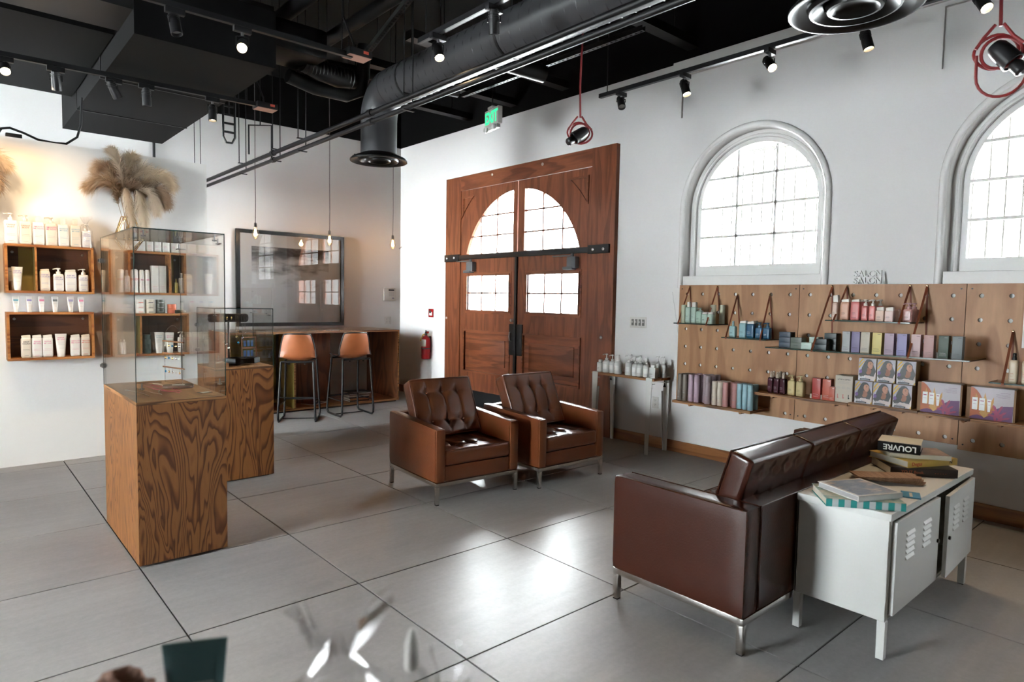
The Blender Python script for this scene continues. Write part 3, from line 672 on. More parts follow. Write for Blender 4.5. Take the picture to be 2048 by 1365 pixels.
# ================================================================== counter under the picture
t = thing('plywood_counter', 'open-fronted plywood bar counter against the back wall under the picture', 'counter', (3.0, 5.02, 0))
Lc, Dc, Hc = 2.345, .92, 1.03
b = MB(); b.box((0, 0, Hc - .024), (Lc, Dc, Hc), 0, .002); b.box((0, -.0012, Hc - .024), (Lc, 0, Hc), 1); b.box((Lc, 0, Hc - .024), (Lc + .0012, Dc, Hc), 1); b.build('worktop', [COUNTER_TOP, PLY_EDGE], t)
b = MB(); b.box((0, .0, .022), (Lc, Dc - .02, .046), 0, .001); b.box((0, -.0012, .022), (Lc, 0, .046), 1); b.build('bottom_shelf', [OAK, PLY_EDGE], t)
b = MB(); b.box((.03, .03, 0), (Lc - .03, Dc - .05, .022)); b.build('plinth', BLACK_PL, t)
for nm, x, y0, y1, mi in (('side_panel', 0, 0, Dc - .02, 0), ('side_panel', Lc - .022, 0, Dc - .02, 0), ('divider', .80, 0, .5, 1)):
    b = MB(); b.box((x, y0, .046), (x + .022, y1, Hc - .024), 2 if mi else 0); b.box((x, y0 - .0012, .046), (x + .022, y0, Hc - .024), 1)
    if mi: b.box((x - .001, y0 + .001, .046), (x, y1, Hc - .024), 2)
    b.build(nm, [COUNTERW, PLY_EDGE, GOLDP], t)
b = MB(); b.box((.84, .40, .046), (1.485, .422, Hc - .024)); b.build('back_panel', COUNTERW, t)
b = MB(); b.box((.022, .60, .046), (.8, .622, Hc - .024)); b.build('back_panel', GOLDP, t)
b = MB(); b.box((1.30, .70, .046), (1.52, .715, .26)); b.build('back_rail', COUNTERW, t)
# things under the counter
CB = [pmat('cv%d' % i, c, .5) for i, c in enumerate([(.06, .055, .05), (.35, .16, .07), (.03, .03, .035), (.45, .40, .32), (.10, .05, .03), (.30, .27, .24), (.02, .02, .02)])]
z = .046
hs = [.018, .026, .014, .022, .012, .018, .014]
desc = ['black', 'orange-edged', 'near-black', 'cream', 'dark brown', 'grey', 'black glossy']
pos = ['at the bottom', 'second from the bottom', 'third from the bottom', 'in the middle', 'third from the top', 'second from the top', 'on top']
for i, h in enumerate(hs):
    book('book', '%s book %s of the stack under the plywood counter' % (desc[i], pos[i]), 'book', (4.62 + random.uniform(-.012, .012), 5.10 + random.uniform(-.012, .012), z, random.uniform(-.03, .03)), .32 + random.uniform(-.03, .02), .25, h, CB[i], group='stack of books under the counter')
    z += h + .0004
MG = photo_mat('magazine_cover', [(.02, .02, .02), (.06, .05, .05), (.45, .10, .05), (.75, .70, .66)], (9, 9, 9), 3.0)
t = thing('magazine', 'open dark magazine lying on the bottom shelf of the counter', 'magazine', (4.10, 5.13, .046), R(24)); b = MB(); b.box((0, 0, 0), (.30, .21, .007), 0, .001); b.build('pages', PAPER, t)
b = MB(); b.box((0, 0, .007), (.24, .21, .0075)); b.build('cover_picture', MG, t)
# ------------------------------------------------------------------ bar stools
def stool(label, loc, rz):
    t = thing('bar_stool', label, 'bar stool', loc, rz, 'leather bar stools at the counter')
    # local: faces +Y (back at -Y); sled feet along Y
    w, r = .205, .0125
    for sx in (-1, 1):
        pts = []
        # rear top -> rear leg -> skid -> front leg -> front top
        P = [(sx * w * .88, -.185, .715), (sx * w * 1.02, -.235, .06), (sx * w * 1.02, .235, .06), (sx * w * .88, .15, .715)]
        pts = [P[0], (sx * w * .95, -.21, .40), (sx * w * 1.02, -.232, .10), (sx * w * 1.02, -.225, .04), (sx * w * 1.02, -.19, .0125), (sx * w * 1.02, .19, .0125), (sx * w * 1.02, .225, .04), (sx * w * 1.02, .23, .10), (sx * w * .95, .20, .40), P[3]]
        b = MB(); b.tube(pts, r, 10); b.build('leg_frame', BLACKM, t)
    b = MB()
    b.tube([(-w * .88, -.185, .715), (w * .88, -.185, .715)], .013, 10); b.tube([(-w * .88, .15, .715), (w * .88, .15, .715)], .011, 8)
    b.build('seat_rail', BLACKM, t)
    b = MB(); b.tube([(-w * .97, -.219, .30), (w * .97, -.219, .30)], .007, 8); b.tube([(-w * .99, .215, .22), (w * .99, .215, .22)], .007, 8); b.tube([(-w * .98, -.225, .20), (-w * .98, .225, .20)], .007, 8); b.tube([(w * .98, -.225, .20), (w * .98, .225, .20)], .007, 8)
    b.tube([(-w * 1.02, .02, .0125), (w * 1.02, .02, .0125)], .006, 8); b.build('foot_rest', BLACKM, t)
    # leather shell: seat pan curving up into a flared back
    prof = [(.215, .728), (.16, .724), (.08, .718), (0, .714), (-.08, .718), (-.14, .735), (-.178, .775), (-.20, .84), (-.215, .92), (-.228, 1.0), (-.234, 1.045)]
    hw = [.175, .182, .188, .19, .195, .203, .206, .20, .187, .168, .150]
    nx = 14; vs = []; fs = []
    for (y, z), h in zip(prof, hw):
        for i in range(nx + 1):
            u = i / nx * 2 - 1
            up = max(0.0, (z - .72)) ; k = .05 * u * u if z < .80 else .05 * u * u
            yy = y + (.075 * u * u if z > .80 else .03 * u * u * max(0, (.05 - y) * 4)); zz = z + (.035 * u * u if z < .75 else -.012 * u ** 4)
            vs.append(V((h * u, yy, zz)))
    n = nx + 1
    for j in range(len(prof) - 1):
        for i in range(nx): fs.append((j * n + i, j * n + i + 1, (j + 1) * n + i + 1, (j + 1) * n + i))
    bm = bmesh.new(); bv = [bm.verts.new(v) for v in vs]
    for f in fs: bm.faces.new([bv[i] for i in f])
    bmesh.ops.subdivide_edges(bm, edges=list(bm.edges), cuts=1, use_grid_fill=True, smooth=.6)
    bmesh.ops.solidify(bm, geom=list(bm.faces), thickness=.006)
    b = MB(); b.bm(bm); sh = b.build('leather_shell', SADDLE, t, ang=70)
    edge = [vs[j * n] for j in range(len(prof))] + [vs[(len(prof) - 1) * n + i] for i in range(n)] + [vs[j * n + nx] for j in reversed(range(len(prof)))] + [vs[i] for i in reversed(range(n))]
    b = MB(); b.tube(edge, .008, 8, 0, True); b.build('edge_rod', BLACKM, sh)
    b = MB()
    for x in (-.09, .09): b.lathe([(.014, 0), (.012, .012), (.0001, .014)], 10, 0, T(x, -.185, .697) @ RX(PI))
    b.build('seat_bolts', BLACKM, sh)
    return t
S1 = stool('tan leather bar stool with its back squarely to us, beside the gold panel', (3.650, 4.505, 0), R(-31))
S2 = dup(S1, (4.318, 4.51, 0), R(-3), 'tan leather bar stool turned partly sideways in front of the book stack')
# ------------------------------------------------------------------ framed picture
t = thing('framed_picture', 'large black-framed blurred black and white photograph above the counter', 'picture', (3.393, YB, 1.063))
FW, FH_ = 1.542, 1.298
b = MB(); b.prism(rect(0, 0, FW, FH_), [rect(.048, .048, FW - .048, FH_ - .048)], .045, 0, M_XZ(0)); b.build('frame', pmat('frame_black', (.006, .006, .006), .25), t)
b = MB(); b.box((.04, -.014, .04), (FW - .04, -.008, FH_ - .04)); b.build('mat_board', pmat('mat_board', (.74, .74, .74), .8), t)
m, nt, out = nt_mat('blurred_print'); p = N(nt, 'BsdfPrincipled', Roughness=.6); tc = N(nt, 'TexCoord'); sx = N(nt, 'SeparateXYZ'); L(nt, tc.outputs['Object'], sx.inputs[0])
mp = N(nt, 'Mapping'); mp.inputs['Scale'].default_value = (2.2, 1, 7.5); mp.inputs['Location'].default_value = (.4, 0, .9); L(nt, tc.outputs['Object'], mp.inputs[0])
nz = N(nt, 'TexNoise', Scale=1.15, Detail=3.5, Distortion=.5); L(nt, mp.outputs[0], nz.inputs['Vector'])
mp2 = N(nt, 'Mapping'); mp2.inputs['Scale'].default_value = (5.5, 1, 2.0); mp2.inputs['Location'].default_value = (1.7, 0, .3); L(nt, tc.outputs['Object'], mp2.inputs[0]); nz2 = N(nt, 'TexNoise', Scale=1.0, Detail=2.0); L(nt, mp2.outputs[0], nz2.inputs['Vector'])
h = N(nt, 'MapRange'); h.inputs['From Min'].default_value = .30; h.inputs['From Max'].default_value = 1.10; h.inputs['To Min'].default_value = .42; h.inputs['To Max'].default_value = -.22; L(nt, sx.outputs[2], h.inputs[0])
a = N(nt, 'Math', operation='ADD'); L(nt, nz.outputs['Fac'], a.inputs[0]); L(nt, h.outputs[0], a.inputs[1]); a2 = N(nt, 'Math', operation='MULTIPLY_ADD'); a2.inputs[1].default_value = .55; L(nt, nz2.outputs['Fac'], a2.inputs[0]); L(nt, a.outputs[0], a2.inputs[2])
cr = N(nt, 'ValToRGB'); e = cr.color_ramp.elements; e[0].position = .46; e[0].color = (.012, .011, .011, 1); e[1].position = .92; e[1].color = (.72, .72, .73, 1); q = e.new(.62); q.color = (.12, .112, .108, 1); q = e.new(.74); q.color = (.42, .41, .41, 1)
L(nt, a2.outputs[0], cr.inputs[0]); L(nt, cr.outputs[0], p.inputs['Base Color']); L(nt, p.outputs[0], out.inputs[0])
b = MB(); b.box((.208, -.016, .262), (1.311, -.0142, 1.083)); b.build('print', m, t)
b = MB(); b.box((.046, -.026, .046), (FW - .046, -.023, FH_ - .046)); b.build('glazing', glass_mat('picture_glazing', (.97, .975, .975), ior=1.6, extra=.012), t)
# ------------------------------------------------------------------ fittings on the back wall and by the door
t = thing('alarm_keypad', 'beige alarm keypad on the back wall right of the picture', 'keypad', (5.62, YB, 1.435)); b = MB(); b.box((0, -.022, 0), (.205, 0, .20), 0, .004); b.build('housing', pmat('beige_plastic', (.60, .57, .53), .5), t)
b = MB(); b.box((.08, -.0235, .155), (.18, -.022, .178)); b.build('display', pmat('lcd', (.02, .022, .03), .2), t)
for i in range(4):
    for j in range(3): b = MB(); b.box((.085 + i * .024, -.026, .07 + j * .025), (.103 + i * .024, -.022, .088 + j * .025), 0, .002); b.build('key', pmat('key_grey', (.48, .46, .44), .5), t)
b = MB(); b.box((.14, -.025, .035), (.175, -.022, .047)); b.build('blue_badge', pmat('navy', (.01, .015, .12), .4), t)
OUTP = pmat('outlet_plastic', (.70, .68, .65), .45); SLOT = pmat('outlet_slot', (.20, .19, .18), .6)
def outlet(label, loc, rz, w, h, kind='outlet'):
    t = thing('wall_outlet' if kind == 'outlet' else 'switch_plate', label, kind, loc, rz)
    b = MB(); b.box((-w / 2, -.006, -h / 2), (w / 2, 0, h / 2), 0, .002); b.build('cover_plate', OUTP, t)
    n = 2 if w > .09 else 1
    for i in range(n):
        cx = (i - (n - 1) / 2) * .046 if kind == 'outlet' else 0
        if kind == 'outlet':
            for cz in (-.022, .022):
                b = MB(); b.prism(circ(0, 0, .017, 14), (), .003, 0, T(cx, -.006, cz) @ RX(PI / 2)); s = b.build('socket', OUTP, t)
                b = MB(); b.box((cx - .008, -.0096, cz - .002), (cx - .005, -.009, cz + .009)); b.box((cx + .005, -.0096, cz - .002), (cx + .008, -.009, cz + .009)); b.box((cx - .002, -.0096, cz - .012), (cx + .002, -.009, cz - .008)); b.build('slots', SLOT, s)
    if kind == 'switch':
        for i in range(4): b = MB(); x = (i - 1.5) * .046; b.box((x - .016, -.0075, -.033), (x + .016, -.006, .033), 1, .001); b.box((x - .006, -.016, -.004), (x + .006, -.006, .012), 0, .002); b.build('toggle', [OUTP, SLOT], t)
    return t
outlet('four-socket power outlet on the back wall under the keypad', (5.70, YB, 1.126), 0, .115, .118)
outlet('small power outlet on the white wall behind the bottle table', (XW, .995, .460), -PI / 2, .075, .118)
outlet('wide four-gang light switch plate between the door and the pegboard', (XW, 1.243, 1.272), -PI / 2, .21, .115, 'switch')
t = thing('wall_hook', 'small metal hook on the back wall beside the right-hand bulb', 'hook', (5.905, YB, 2.26)); b = MB(); b.tube([(0, 0, 0), (0, -.03, .01), (.02, -.045, .03), (.045, -.045, .045), (.06, -.045, .02), (.06, -.045, -.03)], .005, 8); b.build('hook_wire', STEEL, t)
b = MB(); b.cyl((0, 0, 0), (0, -.006, 0), .014); b.build('base', STEEL, t)
RED = pmat('extinguisher_red', (.30, .012, .014), .25, coat=.3)
t = thing('fire_extinguisher', 'red fire extinguisher hanging on the wall left of the double door', 'fire extinguisher', (XW - .078, 5.085, .58))
b = MB(); b.lathe([(.045, 0), (.064, .006), (.068, .02), (.068, .28), (.06, .315), (.035, .338), (.022, .345), (.022, .36)], 28); b.build('cylinder', RED, t)
b = MB()
for k in range(9):
    a0, a1 = R(165 + k * 8), R(165 + (k + 1) * 8); q = .0688
    b.add([(q * math.cos(a0), q * math.sin(a0), .19), (q * math.cos(a1), q * math.sin(a1), .19), (q * math.cos(a1), q * math.sin(a1), .295), (q * math.cos(a0), q * math.sin(a0), .295)], [(0, 1, 2, 3)])
lb = b.build('paper_label', PAPER, t)
b = MB()
for k in range(6): a0, a1 = R(170), R(170 + 42); q = .0692; zz = .28 - k * .014; b.add([(q * math.cos(a0), q * math.sin(a0), zz), (q * math.cos(R(191)), q * math.sin(R(191)), zz), (q * math.cos(a1), q * math.sin(a1), zz), (q * math.cos(a1), q * math.sin(a1), zz - .004), (q * math.cos(R(191)), q * math.sin(R(191)), zz - .004), (q * math.cos(a0), q * math.sin(a0), zz - .004)], [(0, 1, 4, 5), (1, 2, 3, 4)])
b.build('printing', GREY_T, lb)
b = MB(); b.lathe([(.0695, .152), (.071, .155), (.071, .168), (.0695, .171)], 28, cap=False); b.build('strap', BLACK_PL, t)
b = MB(); b.cyl((0, 0, .35), (0, 0, .385), .02); b.tube([(0, .0, .38), (-.02, -.02, .395), (-.05, -.06, .40)], .009, 8); b.tube([(0, 0, .385), (-.03, -.04, .425), (-.05, -.075, .425)], .009, 8); vl = b.build('valve_handle', BLACK_PL, t)
b = MB(); b.cyl((0, -.03, .40), (.0, -.055, .40), .017); b.build('gauge', RED, vl)
b = MB(); b.tube([(0, .02, .375), (-.01, .06, .36), (-.02, .085, .30), (-.02, .115, .27)], .010, 8); b.build('yellow_tag_strap', pmat('yellow_tag', (.70, .42, .03), .5), t)
b = MB(); b.tube([(-.01, .055, .34), (-.01, .074, .28), (-.01, .074, .10)], .009, 8); b.build('hose', BLACK_PL, t)
b = MB(); b.box((.06, -.02, .10), (.078, .02, .34)); b.build('wall_bracket', BLACK_PL, t)
t = thing('extinguisher_sign', 'small red sign above the fire extinguisher', 'sign', (XW, 5.068, 1.265)); b = MB(); b.box((-.006, -.065, -.063), (0, .065, .063), 0, .002); b.build('plate', RED, t)
b = MB(); b.box((-.0075, -.03, -.035), (-.006, .04, .015)); b.build('white_field', PAPER, t)
b = MB(); b.box((-.0085, -.01, .0), (-.0075, .045, .035)); b.build('black_mark', BLACK_PL, t)
# ------------------------------------------------------------------ clamp-leg table with bottles
t = thing('side_table', 'narrow wooden shelf table on white clamp-on steel legs beside the door', 'table', (5.72, 1.175, 0))
b = MB(); b.box((-.135, -.40, .722), (.135, .405, .746), 0, .003); b.build('tabletop', SHELFW, t)
for sx, sy in ((-1, -1), (1, -1), (-1, 1), (1, 1)):
    x = sx * .142; y = sy * .345
    w0, w1 = .036, .020; fx = x + sx * .012
    b = MB()
    for th in (1,):
        b.add([(x - .003, y - w0, .748), (x + .003, y - w0, .748), (x + .003, y + w0, .748), (x - .003, y + w0, .748), (fx - .003, y - w1, 0), (fx + .003, y - w1, 0), (fx + .003, y + w1, 0), (fx - .003, y + w1, 0)], [(0, 1, 2, 3), (7, 6, 5, 4), (0, 4, 5, 1), (1, 5, 6, 2), (2, 6, 7, 3), (3, 7, 4, 0)])
    b.add([(x, y - w0 * sy * 1, .60), (x - sx * .03, y - w0 * sy, .60), (fx - sx * .018, y - w1 * sy, 0), (fx, y - w1 * sy, 0)], [(0, 1, 2, 3)])
    b.box((min(x, x - sx * .05), y - w0, .746), (max(x, x - sx * .05), y + w0, .750)); b.box((min(x, x - sx * .05), y - w0, .690), (max(x, x - sx * .05), y + w0, .694))
    l = b.build('leg', WHITE_METAL, t)
    b = MB(); b.cyl((x - sx * .03, y, .665), (x - sx * .03, y, .72), .005, seg=8); b.lathe([(.0001, 0), (.014, 0), (.008, .02), (.005, .022)], 10, 0, T(x - sx * .03, y, .645)); b.build('clamp_screw', BLACK_PL, l)
# ================================================================== pegboard wall
PB = 5.85
LXR = -PI / 2      # rotation that turns a product's front (-Y) towards the room (-X)
cols_y = [.616 - .1685 * k for k in range(21)]; rows_z = [1.571, 1.403, 1.235, 1.066, .897, .727, .556]
segs = [(.702, -.473, .512), (-.477, -1.652, .510), (-1.656, -2.83, .480)]
names = ['leftmost plywood pegboard panel with round holes below the first arched window', 'middle plywood pegboard panel, the one behind the boxes with the woman on them', 'rightmost plywood pegboard panel, behind the purple and orange gift boxes']
solid = lambda y, z: (z < .60 and y > -.30) or (z < 1.0 and z > .70 and y < -1.85)
for (y0, y1, zb), nm in zip(segs, names):
    t = thing('pegboard_panel', nm, 'pegboard', (PB, (y0 + y1) / 2, zb), 0, 'pegboard panels'); yc = (y0 + y1) / 2
    hs = [circ(y - yc, z - zb, .0148, 14) for y in cols_y for z in rows_z if y1 + .03 < y < y0 - .03 and not solid(y, z)]
    b = MB(); b.prism(rect(y1 - yc, 0, y0 - yc, 1.655 - zb), hs, .018, 0, M_YZ(0), side_mi=1); b.build('board', [BIRCH, pmat('ply_cut_edge', (.22, .12, .06), .7)], t)
    b = MB()
    for y in (y0 - .03, y1 + .03):
        for z in (1.655 - zb - .035, .04): b.lathe([(.006, 0), (.006, .002), (.0001, .0025)], 8, 0, T(-.0001, y - yc, z) @ RY(-PI / 2))
    b.build('screws', BLACK_PL, t)
    b = MB(); b.box((.0185, y1 - yc + .004, .004), (.0225, y0 - yc - .004, 1.651 - zb)); b.build('added_white_sheet', PAPER, t)  # white sheet added close behind the board so the holes look brightly lit
    for ya in (y1 - yc + .05, y0 - yc - .09): b = MB(); b.box((.0225, ya, .02), (XW - PB - .001, ya + .04, 1.655 - zb - .02)); b.build('batten', PAPER, t)
# white raised letters on top of the board
for s, z, lb in (('SALON', 1.655, 'lower row of white raised capital letters standing on the pegboard top'), ('SALON', 1.709, 'upper row of white raised capital letters above the pegboard')):
    t = thing('letter_sign', lb, 'sign', (PB + .010, -.9925, z), LXR)
    for ch, x in zip('SALON', (-.083, -.046, -.006, .038, .084)):
        b = MB(); b.text(ch, .066, T(x, -.003, .026) @ RX(PI / 2), depth=.018, bold=.012); b.build('letter', WHITE_METAL, t)
# ------------------------------------------------------------------ shelves
def strap_shelf(label, y0, y1, z, xf, straps, nm='glass_shelf'):
    """glass shelf from y0 (left) to y1 hung on leather straps: (y at board, z at board, y at front)"""
    t = thing(nm, label, 'shelf', (PB, (y0 + y1) / 2, z), 0, 'glass shelves on leather straps'); yc = (y0 + y1) / 2
    b = MB(); b.box((xf - PB, y1 - yc, -.008), (-.001, y0 - yc, 0)); b.build('glass_plate', SHELFG, t)
    b = MB(); x = xf - PB
    b.box((x - .0012, y1 - yc, -.0085), (x, y0 - yc, .0004)); b.box((x, y1 - yc - .0012, -.0085), (0, y1 - yc, .0004)); b.box((x, y0 - yc, -.0085), (0, y0 - yc + .0012, .0004)); b.build('polished_edge', EDGE, t)
    for yb, zb, yf in straps:
        w = .0075; P = [(-.004, yb - yc, zb - z), (x - .004, yf - yc, -.002), (x - .003, yf - yc, -.014), (-.006, (yf + yb) / 2 - yc - .004, -.013)]
        b = MB()
        q = []
        for (px, py, pz) in P: q += [(px, py - w, pz), (px, py + w, pz)]
        q += [(-.004, yb - yc - w * .8, zb - z - .004), (-.004, yb - yc + w * .8, zb - z - .004)]
        th = .0025
        fs = [(0, 1, 3, 2), (2, 3, 5, 4), (4, 5, 7, 6), (6, 7, 9, 8)]
        bm = bmesh.new(); vv = [bm.verts.new(p) for p in q]
        for f in fs: bm.faces.new([vv[i] for i in f])
        bmesh.ops.solidify(bm, geom=list(bm.faces), thickness=th)
        b.bm(bm); st = b.build('strap', STRAPM, t)
        b = MB(); b.lathe([(.007, 0), (.007, .004), (.003, .007)], 10, 0, T(-.004, yb - yc, zb - z) @ RY(-PI / 2)); b.build('stud', GOLD, st)
    return t
ZA, ZBs, ZCs, ZD, ZE = 1.300, 1.194, 1.142, 1.375, 1.001
strap_shelf('upper left glass shelf with the mint bottles, on two leather straps', .552, .172, ZA, 5.55, [(.586, 1.64, .502), (.291, 1.64, .208)])
strap_shelf('glass shelf with the blue bottles, on two leather straps', .057, -.352, ZBs, 5.55, [(.085, 1.568, .012), (-.219, 1.566, -.302)])
strap_shelf('long glass shelf with the row of tall cartons, on two leather straps', -.40, -1.79, ZCs, 5.45, [(-.74, 1.64, -.774), (-1.411, 1.64, -1.433)])
strap_shelf('glass shelf with the pink bottles, on two leather straps', -.82, -1.401, ZD, 5.55, [(-.854, 1.64, -.884), (-1.301, 1.64, -1.334)])
strap_shelf('glass shelf with the cream spray bottles at the right edge', -1.864, -2.50, ZE, 5.62, [(-1.932, 1.335, -1.938), (-2.36, 1.335, -2.37)])
def wood_shelf(label, y0, y1, z, xf, th=.020):
    t = thing('plywood_shelf', label, 'shelf', (PB, (y0 + y1) / 2, z), 0, 'plywood shelves on the pegboard'); yc = (y0 + y1) / 2
    b = MB(); b.box((xf - PB, y1 - yc, -th), (-.001, y0 - yc, 0), 0); b.box((xf - PB - .001, y1 - yc, -th), (xf - PB, y0 - yc, 0), 1); b.box((xf - PB, y1 - yc - .001, -th), (0, y1 - yc, 0), 1); b.build('board', [SHELFW, PLY_EDGE], t)
    for yy in (y0 - .15 if y0 - y1 > .4 else y0 - .05, y1 + .12 if y0 - y1 > .4 else y1 + .05):
        b = MB(); b.cyl((-.001, yy - yc, -th - .012), (xf - PB + .05, yy - yc, -th - .012), .0115, seg=12); b.build('dowel', SHELFW, t)
    return t
ZF, ZG, ZH = .585, .742, .752
wood_shelf('lowest plywood shelf, carrying the pastel spray cans', .518, -.254, ZF, 5.52, .022)
wood_shelf('plywood shelf with the plum, yellow and red products', -.222, -.992, ZG, 5.60)
wood_shelf('plywood shelf under the boxes with the woman on them', -.998, -1.463, ZH, 5.60)
wood_shelf('plywood shelf under the first gift box', -1.467, -1.776, ZH - .006, 5.60)
wood_shelf('plywood shelf under the second gift box, running out of view', -1.780, -2.60, ZH - .008, 5.60)
# ------------------------------------------------------------------ products
def col(name, c, rough=.4): return pmat(name, c, rough)
INK_D = pmat('ink_dark', (.05, .05, .06), .6); INK_G = pmat('ink_grey', (.35, .35, .37), .6); INK_W = pmat('ink_white', (.75, .75, .75), .6)
def bars(parent, w, y, rows, mat, name='printing'):
    """fine print as thin raised lines: rows = (x0, x1, z, h) as fractions of w"""
    b = MB()
    for x0, x1, z, h in rows: b.box((x0 * w, y - .0004, z), (x1 * w, y, z + h))
    return b.build(name, mat, parent)
def can(label, pos, r, h, c, cc, group, cat='spray can'):
    key = ('can', round(r, 4), round(h, 3), c.name)
    if key in PROTO: return dup(PROTO[key], pos, LXR, label, group)
    t = thing('spray_can', label, cat, pos, LXR, group)
    hc = h * .26
    b = MB(); b.lathe([(r * .93, 0), (r, .004), (r, h - hc - .002), (r * .96, h - hc)], 20); b.build('canister', c, t)
    b = MB(); b.lathe([(r * .985, h - hc), (r * .985, h - .008), (r * .90, h - .001), (r * .5, h)], 20); b.build('cap', cc, t)
    b = MB()
    for z, k0, k1 in ((h * .36, -30, 10), (h * .30, -30, 25), (h * .12, -30, 20)):
        n = 5
        for i in range(n):
            a0 = R(-90 + k0 + (k1 - k0) * i / n); a1 = R(-90 + k0 + (k1 - k0) * (i + 1) / n); q = r * 1.004
            b.add([(q * math.cos(a0), q * math.sin(a0), z), (q * math.cos(a1), q * math.sin(a1), z), (q * math.cos(a1), q * math.sin(a1), z + .0025), (q * math.cos(a0), q * math.sin(a0), z + .0025)], [(0, 1, 2, 3)])
    b.build('printing', INK_G, t)
    PROTO[key] = t; return t
PROTO = {}
def carton(label, pos, w, d, h, c, group=None, name='carton', cat='box', rz=LXR, ink=None, texts=()):
    t = thing(name, label, cat, pos, rz, group)
    b = MB(); b.box((-w / 2, 0, 0), (w / 2, d, h), 0, .0012); b.build('carton', c, t)
    bars(t, w, -.0001, [(.05, .38, h - .012, .002)] + [(-.35, .25, h * .22, .002), (-.35, .35, h * .16, .0012), (-.35, .3, h * .11, .0012)] if h > .1 else [(-.2, .2, h * .5, .002)], ink or INK_D)
    return t
def bottle(label, pos, w, d, hb, ht, c, cc, kind='cap', group=None, cat='bottle', rz=LXR, ink=None, capw=.5, name=None, text=None, textmat=None, shoulder=.012):
    """soft-cornered bottle; kind: cap | pump | spray | flat"""
    t = thing(name or {'cap': 'capped_bottle', 'pump': 'pump_bottle', 'spray': 'spray_bottle', 'flat': 'flip_top_bottle'}[kind], label, cat, pos, rz, group)
    b = MB(); b.rbox(w, d, hb, min(shoulder, w * .3, d * .3), 8, 8, 10, 0, T(0, d / 2, hb / 2)); b.build('body', c, t, ang=60)
    hn = ht - hb; y = d / 2
    if kind == 'cap':
        b = MB(); b.rbox(w * capw, d * .62, hn + .006, .004, 4, 4, 4, 0, T(0, y, hb + hn / 2 - .003)); b.build('cap', cc, t)
    elif kind == 'flat':
        b = MB(); b.rbox(w * .86, d * .7, hn + .006, .005, 4, 4, 4, 0, T(0, y, hb + hn / 2 - .003) @ RY(R(-6))); b.build('cap', cc, t)
    elif kind == 'pump':
        r = min(w, d) * .30
        b = MB(); b.lathe([(r, hb - .002), (r, hb + hn * .38), (r * .5, hb + hn * .42), (r * .42, hb + hn * .75), (r * .95, hb + hn * .80), (r * .95, ht - .002), (r * .6, ht)], 14, 0, T(0, y, 0)); p = b.build('pump', cc, t)
        b = MB(); b.tube([(0, y, ht - .007), (-w * .28, y - d * .1, ht - .006), (-w * .55, y - d * .22, ht - .012)], .0045, 8); b.build('spout', cc, p)
    else:
        r = min(w, d) * .27
        b = MB(); b.lathe([(r, hb - .002), (r, hb + hn * .35), (r * .8, hb + hn * .45), (r * .85, ht - hn * .12), (r * .6, ht)], 14, 0, T(0, y, 0)); p = b.build('spray_head', cc, t)
        b = MB(); b.cyl((0, y, hb + hn * .72), (0, y - r * 1.5, hb + hn * .72), r * .28, seg=8); b.build('nozzle', cc, p)
    if text:
        tx = MB(); n = len(text)
        for i, s in enumerate(text): tx.text(s, min(.017, w * 1.25 / max(4, len(s))), T(0, -.0002, hb * .80 - i * min(.016, w * .24)) @ RX(PI / 2), bold=.008)
        tx.build('lettering', textmat or INK_D, t)
        bars(t, w, 0, [(-.34, .3, hb * .42, .0012), (-.34, .34, hb * .36, .0012), (-.2, .2, hb * .12, .0015)], ink or INK_G)
    else:
        bars(t, w, 0, [(-.34, .05, hb * .42, .0018), (-.34, .10, hb * .36, .0012), (-.34, 0, hb * .30, .0012), (-.34, .2, hb * .16, .0012)], ink or INK_D)
    return t
MINT = col('mint_bottle', (.40, .52, .45)); SAGE = col('sage_tube', (.45, .50, .36)); SAGE2 = col('cream_green_can', (.53, .54, .41)); WCAP = col('white_cap', (.74, .72, .68))
g = 'mint products on the upper left shelf'
xq = 5.60
can('pale sage can at the left end of the mint shelf', (5.625, .494, ZA), .025, .168, SAGE, SAGE, g)
bottle('tall mint bottle with white cap, first right of the sage can', (xq, .440, ZA), .052, .05, .150, .194, MINT, WCAP, 'cap', g)
bottle('tall mint bottle with white cap, second right of the sage can', (xq, .382, ZA), .054, .05, .150, .192, MINT, WCAP, 'cap', g, capw=.75)
bottle('mint pump bottle with a flat head in the middle of its shelf', (xq, .325, ZA), .060, .055, .112, .143, col('mint_pump', (.35, .49, .40)), MINT, 'pump', g)
bottle('short mint bottle with white cap, left of the second strap', (xq, .267, ZA), .058, .05, .090, .106, MINT, WCAP, 'flat', g)
bottle('short mint bottle with white cap, right of the second strap', (xq, .208, ZA), .056, .05, .090, .106, MINT, WCAP, 'flat', g)
can('cream-green can at the right end of the mint shelf, in front', (5.70, .236, ZA), .026, .173, SAGE2, SAGE2, g)
can('cream-green can at the right end of the mint shelf, behind', (5.79, .200, ZA), .026, .173, SAGE2, SAGE2, g)
BLU1 = col('pale_blue', (.24, .42, .46)); BLU2 = col('petrol_blue', (.012, .085, .175), .3); BLU0 = col('light_aqua', (.32, .50, .52))
g = 'blue products on the strap shelf'
bottle('light aqua spray bottle at the left of the blue shelf', (xq, -.012, ZBs), .060, .04, .098, .141, BLU0, BLU0, 'spray', g)
bottle('light aqua spray bottle second from the left, on the blue shelf', (5.66, -.070, ZBs), .055, .04, .098, .138, BLU0, BLU0, 'spray', g)
bottle('pale blue bottle with white cap beside the dark blue one', (xq, -.108, ZBs), .064, .055, .128, .146, BLU1, WCAP, 'flat', g)
bottle('dark blue bottle with white cap on the blue shelf', (xq, -.178, ZBs), .070, .055, .124, .144, BLU2, WCAP, 'flat', g, ink=INK_W)
